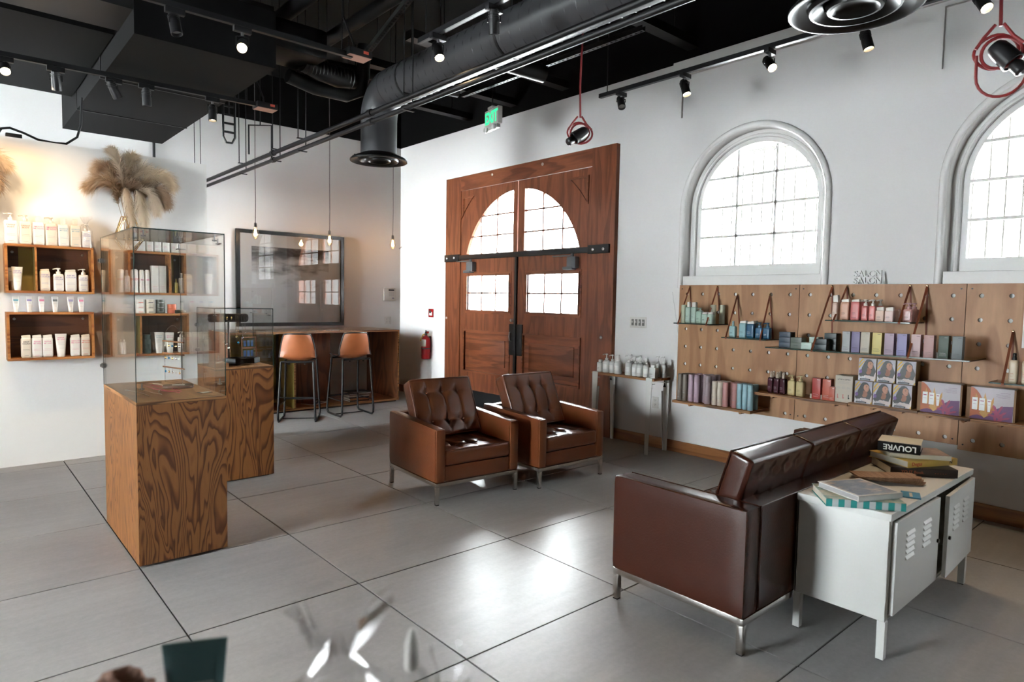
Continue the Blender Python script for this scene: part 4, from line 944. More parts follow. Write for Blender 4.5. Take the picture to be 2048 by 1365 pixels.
bottle('pale blue bottle behind the dark blue one', (5.70, -.150, ZBs), .060, .05, .128, .146, BLU1, WCAP, 'flat', g)
bottle('dark blue pump bottle left of the strap', (xq, -.254, ZBs), .062, .05, .096, .138, BLU2, BLU2, 'pump', g, ink=INK_W)
bottle('dark blue pump bottle right of the strap', (xq, -.323, ZBs), .060, .05, .096, .138, BLU2, BLU2, 'pump', g, ink=INK_W)
# jars in flat boxes
NAVY = col('navy_box', (.018, .034, .060), .4); GGR = col('grey_green_box', (.085, .105, .085), .4); MINTB = col('mint_box', (.46, .60, .56)); TEALB = col('dark_teal_box', (.010, .026, .032), .4)
g = 'flat jar boxes on the long glass shelf'
def stack(names_, x, y, w, d, h, c, ink):
    for i, n_ in enumerate(names_): carton(n_, (x, y, ZCs + i * (h + .0006)), w, d, h, c, g, 'jar_box', 'box', LXR, ink)
stack(['navy jar box at the bottom of its stack of three', 'navy jar box in the middle of its stack of three', 'navy jar box on top of its stack of three'], 5.52, -.523, .090, .085, .041, NAVY, BLACK_PL)
stack(['grey-green jar box, lower of two', 'grey-green jar box, upper of two'], 5.52, -.616, .088, .085, .042, GGR, BLACK_PL)
stack(['mint jar box at the front, by the strap'], 5.505, -.705, .080, .08, .050, MINTB, INK_G)
stack(['mint jar box at the back, lower of two', 'mint jar box at the back, upper of two'], 5.60, -.720, .072, .08, .046, MINTB, INK_G)
stack(['dark teal jar box at the front, lower of two', 'dark teal jar box at the front, upper of two'], 5.52, -.806, .090, .085, .042, TEALB, BLACK_PL)
stack(['dark teal jar box at the back, bottom of three', 'dark teal jar box at the back, middle of three', 'dark teal jar box at the back, top of three'], 5.62, -.836, .090, .085, .042, TEALB, BLACK_PL)
g = 'tall cartons on the long glass shelf'
tall = [('silver-grey', -.993, .055, (.36, .38, .40)), ('violet', -1.060, .058, (.155, .13, .26)), ('stone', -1.126, .062, (.46, .44, .37)), ('pale yellow', -1.206, .062, (.56, .49, .17)), ('lilac', -1.286, .061, (.37, .29, .38)), ('blue-violet', -1.368, .063, (.26, .25, .47)), ('pale pink', -1.455, .058, (.54, .40, .42)), ('dusty rose', -1.534, .060, (.40, .24, .235)), ('dark green', -1.621, .058, (.030, .055, .036)), ('slate grey', -1.700, .060, (.145, .17, .18))]
for n_, y, w, c in tall: carton('tall %s carton on the long glass shelf' % n_, (5.52, y, ZCs), w, .055, .152, col('carton_' + n_.replace(' ', '_'), c, .45), g, ink=INK_W if n_ == 'dark green' else None)
g = 'small white tubes between the cartons'
order = ['left of the silver-grey carton', 'between the silver-grey and violet cartons', 'between the violet and stone cartons', 'between the stone and yellow cartons', 'between the yellow and lilac cartons', 'between the lilac and blue-violet cartons', 'between the blue-violet and pale pink cartons', 'between the pale pink and dusty rose cartons', 'between the dusty rose and dark green cartons', 'between the dark green and slate cartons']
yy = [-.957] + [(tall[i][1] + tall[i + 1][1]) / 2 + .004 for i in range(9)]
tub0 = None
for y, o_ in zip(yy, order):
    lb = 'little white tub ' + o_; p = (5.585, y, ZCs)
    if tub0 is None:
        tub0 = thing('travel_tub', lb, 'tub', p, LXR, g); b = MB(); b.lathe([(.011, 0), (.0125, .002), (.0125, .022), (.012, .024)], 14); b.build('body', WHITE_PL, tub0); b = MB(); b.lathe([(.0128, .024), (.0128, .033), (.009, .036)], 14); b.build('lid', WHITE_PL, tub0)
    else: dup(tub0, p, LXR, lb, g)
# pink shelf
PEACH = col('peach_bottle', (.58, .33, .235), .35); PINK = col('coral_pink_bottle', (.60, .19, .185), .3); PPINK = col('pale_pink_box', (.62, .47, .44)); ROSE = col('rose_bottle', (.42, .225, .215), .3); PPEACH = col('pale_peach_box', (.60, .43, .35))
g = 'pink and peach products on the strap shelf'
bottle('slim pale peach bottle with tilted white cap, left end of the pink shelf', (xq, -.866, ZD), .044, .055, .138, .190, PPEACH, WCAP, 'flat', g)
bottle('peach bottle with white cap next to the slim one', (xq, -.938, ZD), .062, .055, .140, .160, PEACH, WCAP, 'flat', g)
bottle('big coral pink bottle with white cap', (xq, -1.012, ZD), .064, .055, .142, .160, PINK, WCAP, 'flat', g)
bottle('coral pink bottle standing behind the big one', (5.68, -1.040, ZD), .060, .05, .142, .158, PINK, WCAP, 'flat', g)
bottle('coral pink pump bottle with white head, left of two', (xq, -1.080, ZD), .046, .045, .112, .160, PINK, WCAP, 'pump', g)
bottle('coral pink pump bottle with white head, right of two', (xq, -1.131, ZD), .046, .045, .112, .160, PINK, WCAP, 'pump', g)
bottle('coral pink pump bottle at the back of the pink shelf', (5.69, -1.150, ZD), .046, .045, .112, .162, PINK, WCAP, 'pump', g)
bottle('small pale peach bottle with slanted white cap', (xq, -1.186, ZD), .058, .05, .080, .106, PPEACH, WCAP, 'flat', g, shoulder=.005)
bottle('small pale pink bottle with slanted white cap', (xq, -1.248, ZD), .058, .05, .080, .105, PPINK, WCAP, 'flat', g, shoulder=.005)
bottle('small pale pink bottle behind, without a visible cap', (5.68, -1.262, ZD), .058, .05, .080, .092, PPINK, PPINK, 'flat', g, shoulder=.005)
bottle('rose pump bottle at the right end of the pink shelf', (xq, -1.368, ZD), .062, .05, .094, .140, ROSE, ROSE, 'pump', g)
bottle('second rose pump bottle, behind the first', (5.70, -1.372, ZD), .054, .05, .094, .140, ROSE, ROSE, 'pump', g)
CRB = col('cream_spray', (.56, .48, .35), .35)
g = 'cream spray bottles with black heads'
for y, w_ in ((-1.978, 'nearest the strap'), (-2.045, 'second from the strap'), (-2.11, 'third from the strap')): bottle('cream spray bottle with black head, ' + w_, (5.67, y, ZE), .048, .048, .150, .196, CRB, BLACK_PL, 'spray', g, ink=ORANGE_T)
t = thing('price_list', 'white paper sheet fixed to the right end of the pegboard', 'notice', (PB - .002, -1.982, 1.225), LXR); b = MB(); b.box((0, -.001, 0), (.21, .001, .297)); b.build('sheet', PAPER, t); bars(t, .21, -.0012, [(.1, .6, .26 - i * .02, .003) for i in range(9)], INK_G)
# pastel spray cans
TAUPE = col('taupe_can', (.205, .175, .145), .35); LIL = col('lilac_can', (.50, .37, .45), .35); MAUVE = col('mauve_can', (.33, .26, .285), .35); CRE = col('cream_can', (.58, .51, .42), .35); RSE = col('rose_can', (.50, .255, .245), .35); SKY = col('sky_blue_can', (.27, .44, .50), .35)
g = 'pastel spray cans on the lowest plywood shelf'
def cans(nm, c, h, r, spots):
    for (x, y, w_) in spots: can('%s spray can, %s' % (nm, w_), (x, y, ZF), r, h, c, c, g)
cans('taupe', TAUPE, .246, .0245, [(5.585, .480, 'front left of its group'), (5.585, .428, 'front right of its group'), (5.640, .478, 'left in the middle row of its group'), (5.640, .424, 'right in the middle row of its group'), (5.695, .474, 'back left of its group'), (5.695, .420, 'back right of its group')])
cans('lilac', LIL, .250, .0265, [(5.585, .364, 'front left of its group'), (5.585, .304, 'front right of its group'), (5.645, .360, 'left in the middle row of its group'), (5.645, .300, 'right in the middle row of its group'), (5.705, .358, 'back left of its group'), (5.705, .298, 'back right of its group')])
cans('mauve-grey', MAUVE, .256, .0270, [(5.575, .185, 'in front of its group'), (5.632, .238, 'left in the middle row of its group'), (5.640, .176, 'right in the middle row of its group'), (5.700, .234, 'back left of its group'), (5.706, .172, 'back right of its group')])
cans('cream', CRE, .212, .0250, [(5.585, .122, 'front left of its group'), (5.585, .068, 'front right of its group'), (5.642, .112, 'left in the middle row of its group'), (5.642, .060, 'right in the middle row of its group'), (5.700, .110, 'back left of its group'), (5.700, .056, 'back right of its group')])
cans('dusty rose', RSE, .213, .0255, [(5.580, .012, 'front left of its group'), (5.645, -.004, 'left in the middle row of its group'), (5.600, -.066, 'front right of its group'), (5.660, -.062, 'right in the middle row of its group'), (5.715, -.020, 'at the back of its group')])
cans('sky blue', SKY, .218, .0250, [(5.585, -.120, 'front left of its group'), (5.582, -.172, 'front middle of its group'), (5.570, -.226, 'front right of its group'), (5.642, -.124, 'left in the middle row of its group'), (5.640, -.178, 'centre of the middle row of its group'), (5.650, -.226, 'right in the middle row of its group')])
# plum, yellow, red
PLUM = glass_mat('plum_glass', (.20, .05, .09), 1.45); PLUMS = col('plum_bottle', (.055, .013, .022), .15); YELB = col('butter_yellow', (.58, .47, .23)); REDB = col('red_box', (.36, .030, .022)); ORB = col('coral_box', (.45, .085, .045)); CREC = col('cap_cream', (.60, .50, .40))
g = 'plum spray bottles'
for x, y, w_ in ((5.65, -.351, 'front left'), (5.65, -.403, 'front middle'), (5.65, -.455, 'front right'), (5.71, -.340, 'back left'), (5.71, -.396, 'back middle')): bottle('plum glass spray bottle with cream cap, %s of five' % w_, (x, y, ZG), .049, .049, .132, .182, PLUMS, CREC, 'spray', g, ink=INK_G)
bottle('butter yellow pump bottle, left of two', (5.65, -.529, ZG), .060, .05, .123, .168, YELB, YELB, 'pump', 'yellow pump bottles')
bottle('butter yellow pump bottle, right of two', (5.65, -.600, ZG), .062, .05, .123, .168, YELB, YELB, 'pump', 'yellow pump bottles')
carton('bright red carton on the plywood shelf', (5.65, -.735, ZG), .064, .055, .165, REDB, 'red and coral cartons', ink=INK_W)
carton('coral carton beside the red one', (5.65, -.815, ZG), .064, .055, .163, ORB, 'red and coral cartons', ink=INK_W)
carton('small coral carton in front of the white spray bottle', (5.635, -.862, ZG), .042, .045, .112, ORB, 'red and coral cartons', ink=INK_W)
bottle('white spray bottle behind the small coral carton', (5.705, -.875, ZG), .042, .042, .150, .204, WHITE_PL, WCAP, 'spray')
for y, w_ in ((-.695, 'left of the red carton'), (-.778, 'between the red and coral cartons')): dup(tub0, (5.665, y, ZG), LXR, 'little white tub ' + w_, 'small white tubes between the cartons')
BEIGE = col('beige_carton', (.56, .50, .42), .6)
t = thing('info_box', 'beige styling-kit box with instructions printed on it', 'box', (5.645, -.945, ZH - .010), LXR)
b = MB(); b.box((-.064, 0, 0), (.064, .125, .206), 0, .0015); b.build('carton', BEIGE, t)
b = MB(); b.text('LIFTED & GIFTED', .0125, T(0, -.0002, .176) @ RX(PI / 2), bold=.01); b.build('lettering', INK_D, t)
bars(t, .128, 0, [(-.38, .38, .160, .0012), (-.3, .3, .153, .0012), (-.38, .38, .146, .0012)] + [(-.4 + .28 * i, -.18 + .28 * i, .118 - .006 * j, .0012) for i in range(3) for j in range(3)], INK_G)
for i, (x, c) in enumerate(((-.040, PINK), (0, PINK), (.040, BLACK_PL))):
    b = MB(); b.prism([(x - .006, .03), (x + .003, .03), (x + .005, .036), (x - .001, .042), (x, .062), (x - .006, .062)], (), .0006, 0, T(0, -.0001, 0) @ RX(PI / 2)); b.build('printed_tool', c, t)
# boxes with a portrait of a woman with long black hair
SKIN = col('print_skin', (.50, .255, .17), .5); SKIN2 = col('print_skin_shade', (.30, .125, .075), .5); HAIR = col('print_hair', (.008, .007, .007), .4); LILB = col('print_lilac_ground', (.42, .40, .47), .45); YEL2 = col('print_yellow', (.62, .38, .03), .5); PURP = col('print_purple', (.14, .075, .26), .5); CARD = col('tan_card', (.42, .30, .16), .6); WHT2 = col('print_white', (.66, .58, .55), .5)
def P2(pts, w, h): return [(x * w, y * h) for x, y in pts]
def portrait_box(label, pos):
    g = 'boxes printed with a woman with long black hair'
    if 'portrait' in PROTO: return dup(PROTO['portrait'], pos, LXR, label, g)
    w, h, d = .124, .170, .095
    t = thing('styling_box', label, 'box', pos, LXR, g); PROTO['portrait'] = t
    b = MB(); b.box((-w / 2, .0003, 0), (w / 2, d, h), 0, .001); b.box((-w / 2 + .0005, 0, .0005), (w / 2 - .0005, .0004, h - .0005), 1); b.build('carton', [CARD, LILB], t)
    def lay(polys, mat, nm, z):
        b = MB()
        for q in polys: b.prism([(x * w - w / 2, y * h) for x, y in q], (), .00025, 0, T(0, -z, 0) @ RX(PI / 2))
        b.build(nm, mat, t)
    lay([[(.02, .62), (.30, .88), (.36, .88), (.02, .52)], [(.05, .82), (.20, .97), (.30, .97), (.02, .70)]], YEL2, 'printed_yellow_strokes', .0001)
    hair = [(.45, .94), (.58, .955), (.72, .92), (.82, .82), (.84, .70), (.90, .60), (.97, .48), (.99, .36), (.93, .22), (.80, .17), (.62, .26), (.50, .20), (.36, .14), (.20, .12), (.06, .16), (.04, .28), (.10, .38), (.16, .46), (.20, .58), (.27, .70), (.34, .84)]
    lay([hair], HAIR, 'printed_hair', .0002)
    lay([[(.50, .58), (.72, .56), (.74, .42), (.68, .30), (.52, .28), (.44, .34), (.50, .46)]], SKIN2, 'printed_neck', .0003)
    face = [(.55, .84), (.66, .87), (.78, .82), (.825, .74), (.80, .68), (.80, .62), (.765, .56), (.68, .54), (.58, .58), (.51, .66), (.51, .76)]
    lay([face], SKIN, 'printed_face', .0004)
    lay([[(.64, .755), (.70, .765), (.70, .745), (.645, .738)], [(.78, .735), (.815, .74), (.812, .722), (.782, .718)], [(.63, .795), (.71, .80), (.71, .788), (.63, .78)]], HAIR, 'printed_eyes', .0006)
    lay([[(.71, .615), (.765, .625), (.79, .612), (.75, .597)], [(.745, .68), (.775, .70), (.775, .66)]], col('print_lips', (.30, .07, .06), .4), 'printed_lips', .0006)
    lay([[(.34, .22), (.40, .25), (.99, .20), (.99, .05), (.86, .03), (.50, .12), (.36, .16)], [(.88, .22), (.99, .45), (.99, .20)]], WHT2, 'printed_sleeve', .0004)
    lay([circ(.13, .40, .085, 18)], PURP, 'printed_badge', .0005)
    lay([[(.10, .02), (.68, .02), (.70, .085), (.12, .10)]], HAIR, 'printed_black_band', .0005)
    b = MB(); b.text('Just', .030, T(-.036, -.0007, .028) @ RX(PI / 2) @ RZ(R(4)), bold=.03); b.build('printed_name', INK_W, t)
    lay([[(.90, .01), (.99, .01), (.99, .12)]], YEL2, 'printed_corner', .0005)
    lay([[(.14, .045), (.62, .04), (.62, .055), (.14, .06)]], INK_G, 'printed_strapline', .0007)
    return t
for i, y in enumerate((-1.087, -1.216, -1.350)):
    portrait_box('box with the black-haired woman, bottom row, %s' % ('left', 'centre', 'right')[i], (5.645, y, ZH))
for i, y in enumerate((-1.094, -1.224, -1.357)):
    portrait_box('box with the black-haired woman, top row, %s' % ('left', 'centre', 'right')[i], (5.68, y, ZH + .1708))
# gift sets
KR2 = col('kraft_box', (.215, .115, .05), .6); GW = col('gift_white', (.50, .46, .50), .45); GO = col('gift_orange', (.42, .105, .025), .45); GP = col('gift_purple', (.105, .018, .115), .45); GM = col('gift_magenta', (.30, .022, .10), .45); GY = col('gift_gold', (.52, .27, .06), .45)
def gift(label, pos):
    g = 'purple and orange gift boxes'
    if 'gift' in PROTO: return dup(PROTO['gift'], pos, LXR, label, g)
    w, h, d = .270, .215, .10
    t = thing('gift_box', label, 'box', pos, LXR, g); PROTO['gift'] = t
    b = MB(); b.box((-w / 2, .002, 0), (w / 2, d, h - .004), 0, .001); b.build('carton', KR2, t)
    pw = .236; x0 = -.112
    b = MB(); b.box((x0, 0, 0), (x0 + pw, d + .002, h), 0, .001); sl = b.build('sleeve', GW, t)
    def lay(polys, mat, nm, z):
        b = MB()
        for q in polys: b.prism([(x * pw + x0, y * h) for x, y in q], (), .0003, 0, T(0, -z, 0) @ RX(PI / 2))
        b.build(nm, mat, sl)
    lay([[(0, 0), (0, .98), (.06, .97), (.14, .90), (.22, .78), (.30, .60), (.44, .50), (.56, .46), (.62, .36), (.56, .22), (.46, .10), (.40, 0)]], GO, 'printed_orange_field', .0001)
    lay([[(0, 0), (0, .05), (.08, .10), (.18, .13), (.30, .10), (.42, .10), (.52, .22), (.64, .38), (.78, .46), (.99, .48), (.99, 0)]], GP, 'printed_purple_field', .0003)
    lay([[(.10, .55), (.13, .82), (.19, .60), (.20, .3), (.16, .3)], [(.30, .55), (.34, .84), (.39, .60), (.40, .10), (.34, .05), (.22, .2), (.28, .3)], [(.46, .5), (.55, .72), (.55, .55), (.50, .36), (.42, .14), (.38, .1)]], GY, 'printed_gold_leaf', .0005)
    lv = []
    for k, (x, y, a) in enumerate([(.60, .04, 100), (.66, .12, 128), (.70, .05, 62), (.64, .22, 150), (.74, .20, 40), (.60, .34, 110), (.70, .34, 70), (.80, .08, 20), (.56, .14, 165)]):
        ca, sa = math.cos(R(a)), math.sin(R(a)); ln = .15
        lv.append([(x + (u * ca - v * sa) * ln, y + (u * sa + v * ca) * ln) for u, v in ((-.9, -.16), (.6, -.2), (1.0, 0), (.6, .2), (-.9, .16))])
    lay(lv, GM, 'printed_magenta_leaf', .0007)
    for k, (x, wd, z0, z1) in enumerate(((.11, .13, .28, .67), (.28, .135, .27, .66), (.445, .10, .25, .63))):
        b = MB()
        if k < 2: b.rbox(wd * pw, .001, (z1 - z0) * h, .0004, 2, 1, 2, 0, T(x0 + x * pw, -.0012, (z0 + z1) / 2 * h))
        else: b.prism([(x0 + (x - .5 * wd) * pw, z1 * h), (x0 + (x + .5 * wd) * pw, z1 * h), (x0 + (x + .3 * wd) * pw, z0 * h), (x0 + (x - .3 * wd) * pw, z0 * h)], (), .0006, 0, T(0, -.0009, 0) @ RX(PI / 2))
        bt = b.build('printed_bottle', WHITE_PL, sl)
    b = MB()
    for x, wd in ((.11, .08), (.28, .085), (.445, .06)):
        b.box((x0 + (x - wd / 2) * pw, -.0024, .56 * h), (x0 + (x + wd / 2) * pw, -.002, .585 * h)); b.box((x0 + (x - wd / 2) * pw, -.0024, .46 * h), (x0 + (x + wd / 2) * pw, -.002, .466 * h))
    b.build('printed_bottle_names', GM, sl)
    bars(sl, pw, -.0008, [(.22, .44, .185, .0016), (.12, .44, .175, .001), (.14, .44, .168, .001), (.12, .44, .161, .001), (.16, .44, .154, .001)], GP)
    return t
gift('gift box with purple and orange print, beside the portrait boxes', (5.655, -1.578, ZH - .006))
gift('gift box with purple and orange print, second one, below the cream sprays', (5.655, -1.873, ZH - .008))
# bottles on the clamp-leg table
FROST = col('frosted_plastic', (.66, .66, .64), .3)
g = 'white bottles on the clamp-leg table'
TZ = .7465
def wbot(label, x, y, w, h, kind):
    t = thing('round_pump_bottle', label, 'bottle', (x, y, TZ), LXR, g)
    r = w / 2; hb = h * .66
    b = MB(); b.lathe([(r * .9, 0), (r, .006), (r, hb * .80), (r * .8, hb * .93), (r * .36, hb), (r * .36, hb + .008)], 18); b.build('body', FROST, t)
    b = MB(); q = r * 1.006
    for i in range(8):
        a0, a1 = R(-135 + i * 11.25), R(-135 + (i + 1) * 11.25); b.add([(q * math.cos(a0), q * math.sin(a0), hb * .28), (q * math.cos(a1), q * math.sin(a1), hb * .28), (q * math.cos(a1), q * math.sin(a1), hb * .66), (q * math.cos(a0), q * math.sin(a0), hb * .66)], [(0, 1, 2, 3)])
    b.build('label', WHITE_PL, t)
    b = MB(); b.lathe([(r * .42, hb), (r * .42, hb + .018), (r * .16, hb + .022), (r * .14, h - .014), (r * .34, h - .012), (r * .30, h)], 12); p = b.build('pump', WHITE_PL, t)
    b = MB(); b.tube([(0, 0, h - .006), (-r * .5, -r * .4, h - .006), (-r * .8, -r * .65, h - .014)], .004, 6); b.build('spout', WHITE_PL, p)
    return t
rows = [(1.434, .082, .195, 'second from the left'), (1.355, .066, .19, 'third from the left'), (1.277, .082, .194, 'fourth from the left'), (1.140, .080, .200, 'fifth from the left'), (1.062, .064, .195, 'sixth from the left'), (.998, .074, .198, 'seventh from the left'), (.918, .072, .198, 'eighth from the left')]
for y, w, h, n_ in rows: wbot('frosted white pump bottle, %s in the front row' % n_, 5.655, y, w, h, 'p')
for y, w, h, n_ in ((1.205, .06, .199, 'in the left gap of the back row'), (1.09, .066, .196, 'in the middle of the back row'), (.865, .05, .206, 'right of the middle in the back row'), (.80, .058, .208, 'at the right end of the back row')): wbot('frosted white pump bottle ' + n_, 5.77, y, w, h, 'p')
bottle('small white capped bottle at the left end of the bottle table', (5.625, 1.512, TZ), .066, .05, .100, .127, FROST, WHITE_PL, 'cap', g)
bottle('white carton-shaped bottle at the right end of the bottle table', (5.615, .826, TZ), .074, .055, .104, .128, FROST, WHITE_PL, 'cap', g, shoulder=.004)
# ================================================================== shelf boxes on the partition
YF = 3.685
def wall_box(label, x0, x1, z0, z1, divs=(), golds=()):
    t = thing('shelf_box', label, 'wall shelf', (x0, YP, z0), 0, 'wooden box shelves on the partition')
    w, h, d, k = x1 - x0, z1 - z0, YP - YF, .019
    for nm, a, c in (('top_board', (0, -d, h - k), (w, 0, h)), ('bottom_board', (0, -d, 0), (w, 0, k)), ('side_board', (0, -d, k), (k, 0, h - k)), ('side_board', (w - k, -d, k), (w, 0, h - k))):
        b = MB(); b.box(a, c, 0, .0012); b.build(nm, OAK, t)
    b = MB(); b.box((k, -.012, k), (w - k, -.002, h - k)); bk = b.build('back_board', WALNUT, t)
    b = MB()
    for xx in (.06, w - .06): b.lathe([(.011, 0), (.011, .002), (.004, .004)], 12, 0, T(xx, -.012, h - .06) @ RX(PI / 2))
    b.build('screws', STEEL, bk)
    for dx, side in divs:
        b = MB(); b.box((dx - .007, -d + .004, k), (dx + .007, -.012, h - k), 0, .001); dv = b.build('divider', OAK, t)
        b = MB(); xg = dx - .0075 if side < 0 else dx + .0075
        b.box((min(xg, xg + .0008 * side), -d + .006, k), (max(xg, xg + .0008 * side), -.012, h - k)); b.build('gold_face', GOLDP, dv)
    for xa, xb in golds: b = MB(); b.box((xa, -.014, k), (xb, -.0122, h - k)); b.build('gold_back', GOLDP, t)
    return t
wall_box('upper left wooden box shelf with a gold-lined compartment', .845, 1.457, 1.470, 1.870, [(.205, -1)], [(.10, .198)])
wall_box('lower left undivided wooden box shelf', .845, 1.449, .912, 1.313)
wall_box('upper right wooden box shelf seen through the glass case', 1.598, 2.200, 1.472, 1.867, [(.466, 1)], [(.473, .53)])
wall_box('lower right wooden box shelf seen through the glass case', 1.600, 2.217, .912, 1.300, [(.212, -1)], [(.10, .205)])
LW = col('white_bottle', (.70, .66, .60), .35); LW2 = col('ivory_bottle', (.66, .58, .47), .35); CORAL = col('coral_ink', (.62, .10, .06), .6); PINKI = col('pink_ink', (.62, .12, .25), .6); BLUEI = col('blue_ink', (.10, .32, .42), .6); VIOI = col('violet_ink', (.22, .17, .40), .6); BLKI = INK_D
g = 'white bottles on the left wall shelves'
def lb(label, x, z, w, hb, ht, kind, text, ink, c=None, y=3.705, d=.055):
    return bottle(label, (x, y, z), w, d, hb, ht, c or LW, c or LW, kind, g, 'bottle', 0.0, ink, .42, None, text, ink)
z = 1.8705
lb('large white pump bottle with red lettering, first on the upper left shelf top', .893, z, .088, .190, .250, 'pump', ('I WANT', 'BODY'), CORAL)
lb('large white bottle with red lettering, second on the upper left shelf top', .989, z, .082, .190, .242, 'pump', ('I WANT', 'BODY'), CORAL, LW2)
lb('large white bottle with pink lettering, third on the upper left shelf top', 1.076, z, .080, .190, .240, 'cap', ('SMOOTH', 'ME NOW'), PINKI)
lb('large white bottle with pink lettering, fourth on the upper left shelf top', 1.162, z, .082, .190, .240, 'pump', ('SMOOTH', 'ME NOW'), PINKI, LW2)
lb('large white bottle with blue lettering, fifth on the upper left shelf top', 1.248, z, .079, .186, .238, 'cap', ('HYDRATE', 'MY HAIR'), BLUEI)
lb('large white bottle with blue lettering, sixth on the upper left shelf top', 1.334, z, .079, .186, .238, 'cap', ('HYDRATE', 'MY HAIR'), BLUEI, LW2)
lb('white pump bottle wrapped in clear film, at the right end of the shelf top', 1.412, z, .067, .146, .206, 'pump', ('KEEP MY', 'COLOUR'), VIOI)
def film(label, x, y, z, r, h, seed):
    rnd = random.Random(seed); t = thing('gift_wrap', label, 'film wrap', (x, y, z), 0, 'clear film wraps')
    vs = []; fs = []; n = 18; m = 9
    for j in range(m + 1):
        f = j / m; rr = r * (1.0 if f < .55 else max(.12, 1 - (f - .55) * 4.2) if f < .76 else .12 + (f - .76) * 3.2)
        for i in range(n):
            a = 2 * PI * i / n; q = rr * (1 + rnd.uniform(-.12, .12) * (1 + 1.6 * (f > .7))); vs.append((q * math.cos(a), q * math.sin(a), f * h + (rnd.uniform(-.012, .012) if f > .7 else 0)))
    for j in range(m):
        for i in range(n): fs.append((j * n + i, j * n + (i + 1) % n, (j + 1) * n + (i + 1) % n, (j + 1) * n + i))
    b = MB(); b.add(vs, fs); b.build('film', FILM, t, ang=5); return t
film('clear film gathered round the end bottle on the upper left shelf top', 1.412, 3.7325, 1.871, .05, .265, 3)
z = 1.4895
def sq_tube(label, x, z, w, h, text, ink, y=3.715, c=None, grp=g, up=False):
    """squeeze tube standing on its cap: round at the foot, flat crimp at the top"""
    t = thing('squeeze_tube', label, 'tube', (x, y, z), 0, grp); c = c or LW
    n = 16; vs = []; fs = []; m = 8; hc = h * .14
    for j in range(m + 1):
        f = j / m; zz = hc + (h - hc) * f; a = w * (.36 + .14 * f); bb = w * .34 * (1 - f) + .0015 * f
        if f > .93: a = w * .5; bb = .0015
        for i in range(n): th = 2 * PI * i / n; vs.append((a * math.cos(th), bb * math.sin(th) + w * .3, zz))
    for j in range(m):
        for i in range(n): fs.append((j * n + i, j * n + (i + 1) % n, (j + 1) * n + (i + 1) % n, (j + 1) * n + i))
    fs.append(tuple(range(m * n, m * n + n)))
    b = MB(); b.add(vs, fs); b.build('tube_body', c, t, ang=50)
    b = MB(); b.lathe([(w * .31, 0), (w * .34, .003), (w * .35, hc)], 16, 0, T(0, w * .3, 0)); b.build('cap', c, t)
    tx = MB()
    for i, s in enumerate(text):
        f = .80 - i * .09; yy = w * .3 - (w * .34 * (1 - f) + .0015 * f) - .0012; tx.text(s, min(.015, w * 1.1 / max(4, len(s))), T(0, yy, hc + (h - hc) * f) @ RX(PI / 2 - .12), bold=.006)
    if tx.v: tx.build('lettering', ink, t)
    b = MB()
    for f, q in ((.58, .3), (.52, .22), (.46, .28), (.28, .2)):
        yy = w * .3 - (w * .34 * (1 - f) + .0015 * f) - .0016; zz = hc + (h - hc) * f; b.box((-w * q, yy, zz), (w * q, yy + .0006, zz + .0013))
    b.build('printing', INK_G, t); return t
sq_tube('white squeeze tube in the gold-lined compartment, in front', .925, z, .076, .195, ('KEEP MY', 'COLOUR'), VIOI, 3.70)
sq_tube('white squeeze tube in the gold-lined compartment, behind', .900, z, .070, .190, ('KEEP MY',), VIOI, 3.79)
lb('flat white capped bottle, left in the upper left box', 1.110, z, .072, .170, .186, 'flat', ('KEEP MY', 'COLOUR'), VIOI, LW2)
lb('short white pump bottle with gathered film, second in the upper left box', 1.205, z, .072, .147, .197, 'pump', ('KEEP MY', 'COLOUR'), VIOI)
lb('flat white capped bottle, third in the upper left box', 1.291, z, .082, .170, .187, 'flat', ('KEEP MY', 'COLOUR'), VIOI)
lb('short white pump bottle with gathered film, right in the upper left box', 1.384, z, .072, .147, .198, 'pump', ('KEEP MY', 'COLOUR'), VIOI)
def tuft_film(label, x, y, z, s):
    rnd = random.Random(s); t = thing('film_tuft', label, 'film wrap', (x, y, z), 0, 'clear film wraps'); b = MB()
    for k in range(14):
        a = rnd.uniform(0, 2 * PI); r = rnd.uniform(.012, .045); hh = rnd.uniform(.035, .085); a2 = a + .5
        b.add([(0, 0, 0), (r * math.cos(a), r * math.sin(a) * .5, hh), (r * .8 * math.cos(a2), r * .4 * math.sin(a2), hh * .9)], [(0, 1, 2)])
    b.build('film', FILM, t, smooth=False)
tuft_film('tuft of clear film on the second bottle in the upper left box', 1.205, 3.735, 1.687, 5); tuft_film('tuft of clear film on the right bottle in the upper left box', 1.384, 3.735, 1.688, 9)
z = 1.3135
cl = [('blue', BLUEI, .910), ('violet', VIOI, .999), ('rose', PINKI, 1.083), ('black', BLKI, 1.175), ('plum', VIOI, 1.285), ('magenta', PINKI, 1.361)]
for i, (n_, ik, x) in enumerate(cl): sq_tube('small white squeeze tube between the left box shelves, %s from the left' % ('first', 'second', 'third', 'fourth', 'fifth', 'sixth')[i], x, z, .049, .130, (), ik, 3.71)
b_ = [o for o in COL.objects if o.name.startswith('squeeze_tube') and not o.parent][-6:]
for o, (n_, ik, x) in zip(b_, cl):
    b = MB()
    for k in range(2): b.box((-.016, .0015 - k * .0012, .100 - k * .008), (.016, .0025 - k * .0012, .106 - k * .008))
    b.build('colour_name', ik, o)
z = .9315
lb('white capped bottle with black lettering in the lower left box', .971, z, .070, .168, .190, 'flat', ('DEEP', 'CLEAN'), BLKI, LW2)
lb('white capped bottle with pink lettering, beside the black-lettered one', 1.044, z, .071, .168, .190, 'flat', ('REPAIR', 'MY HAIR'), PINKI)
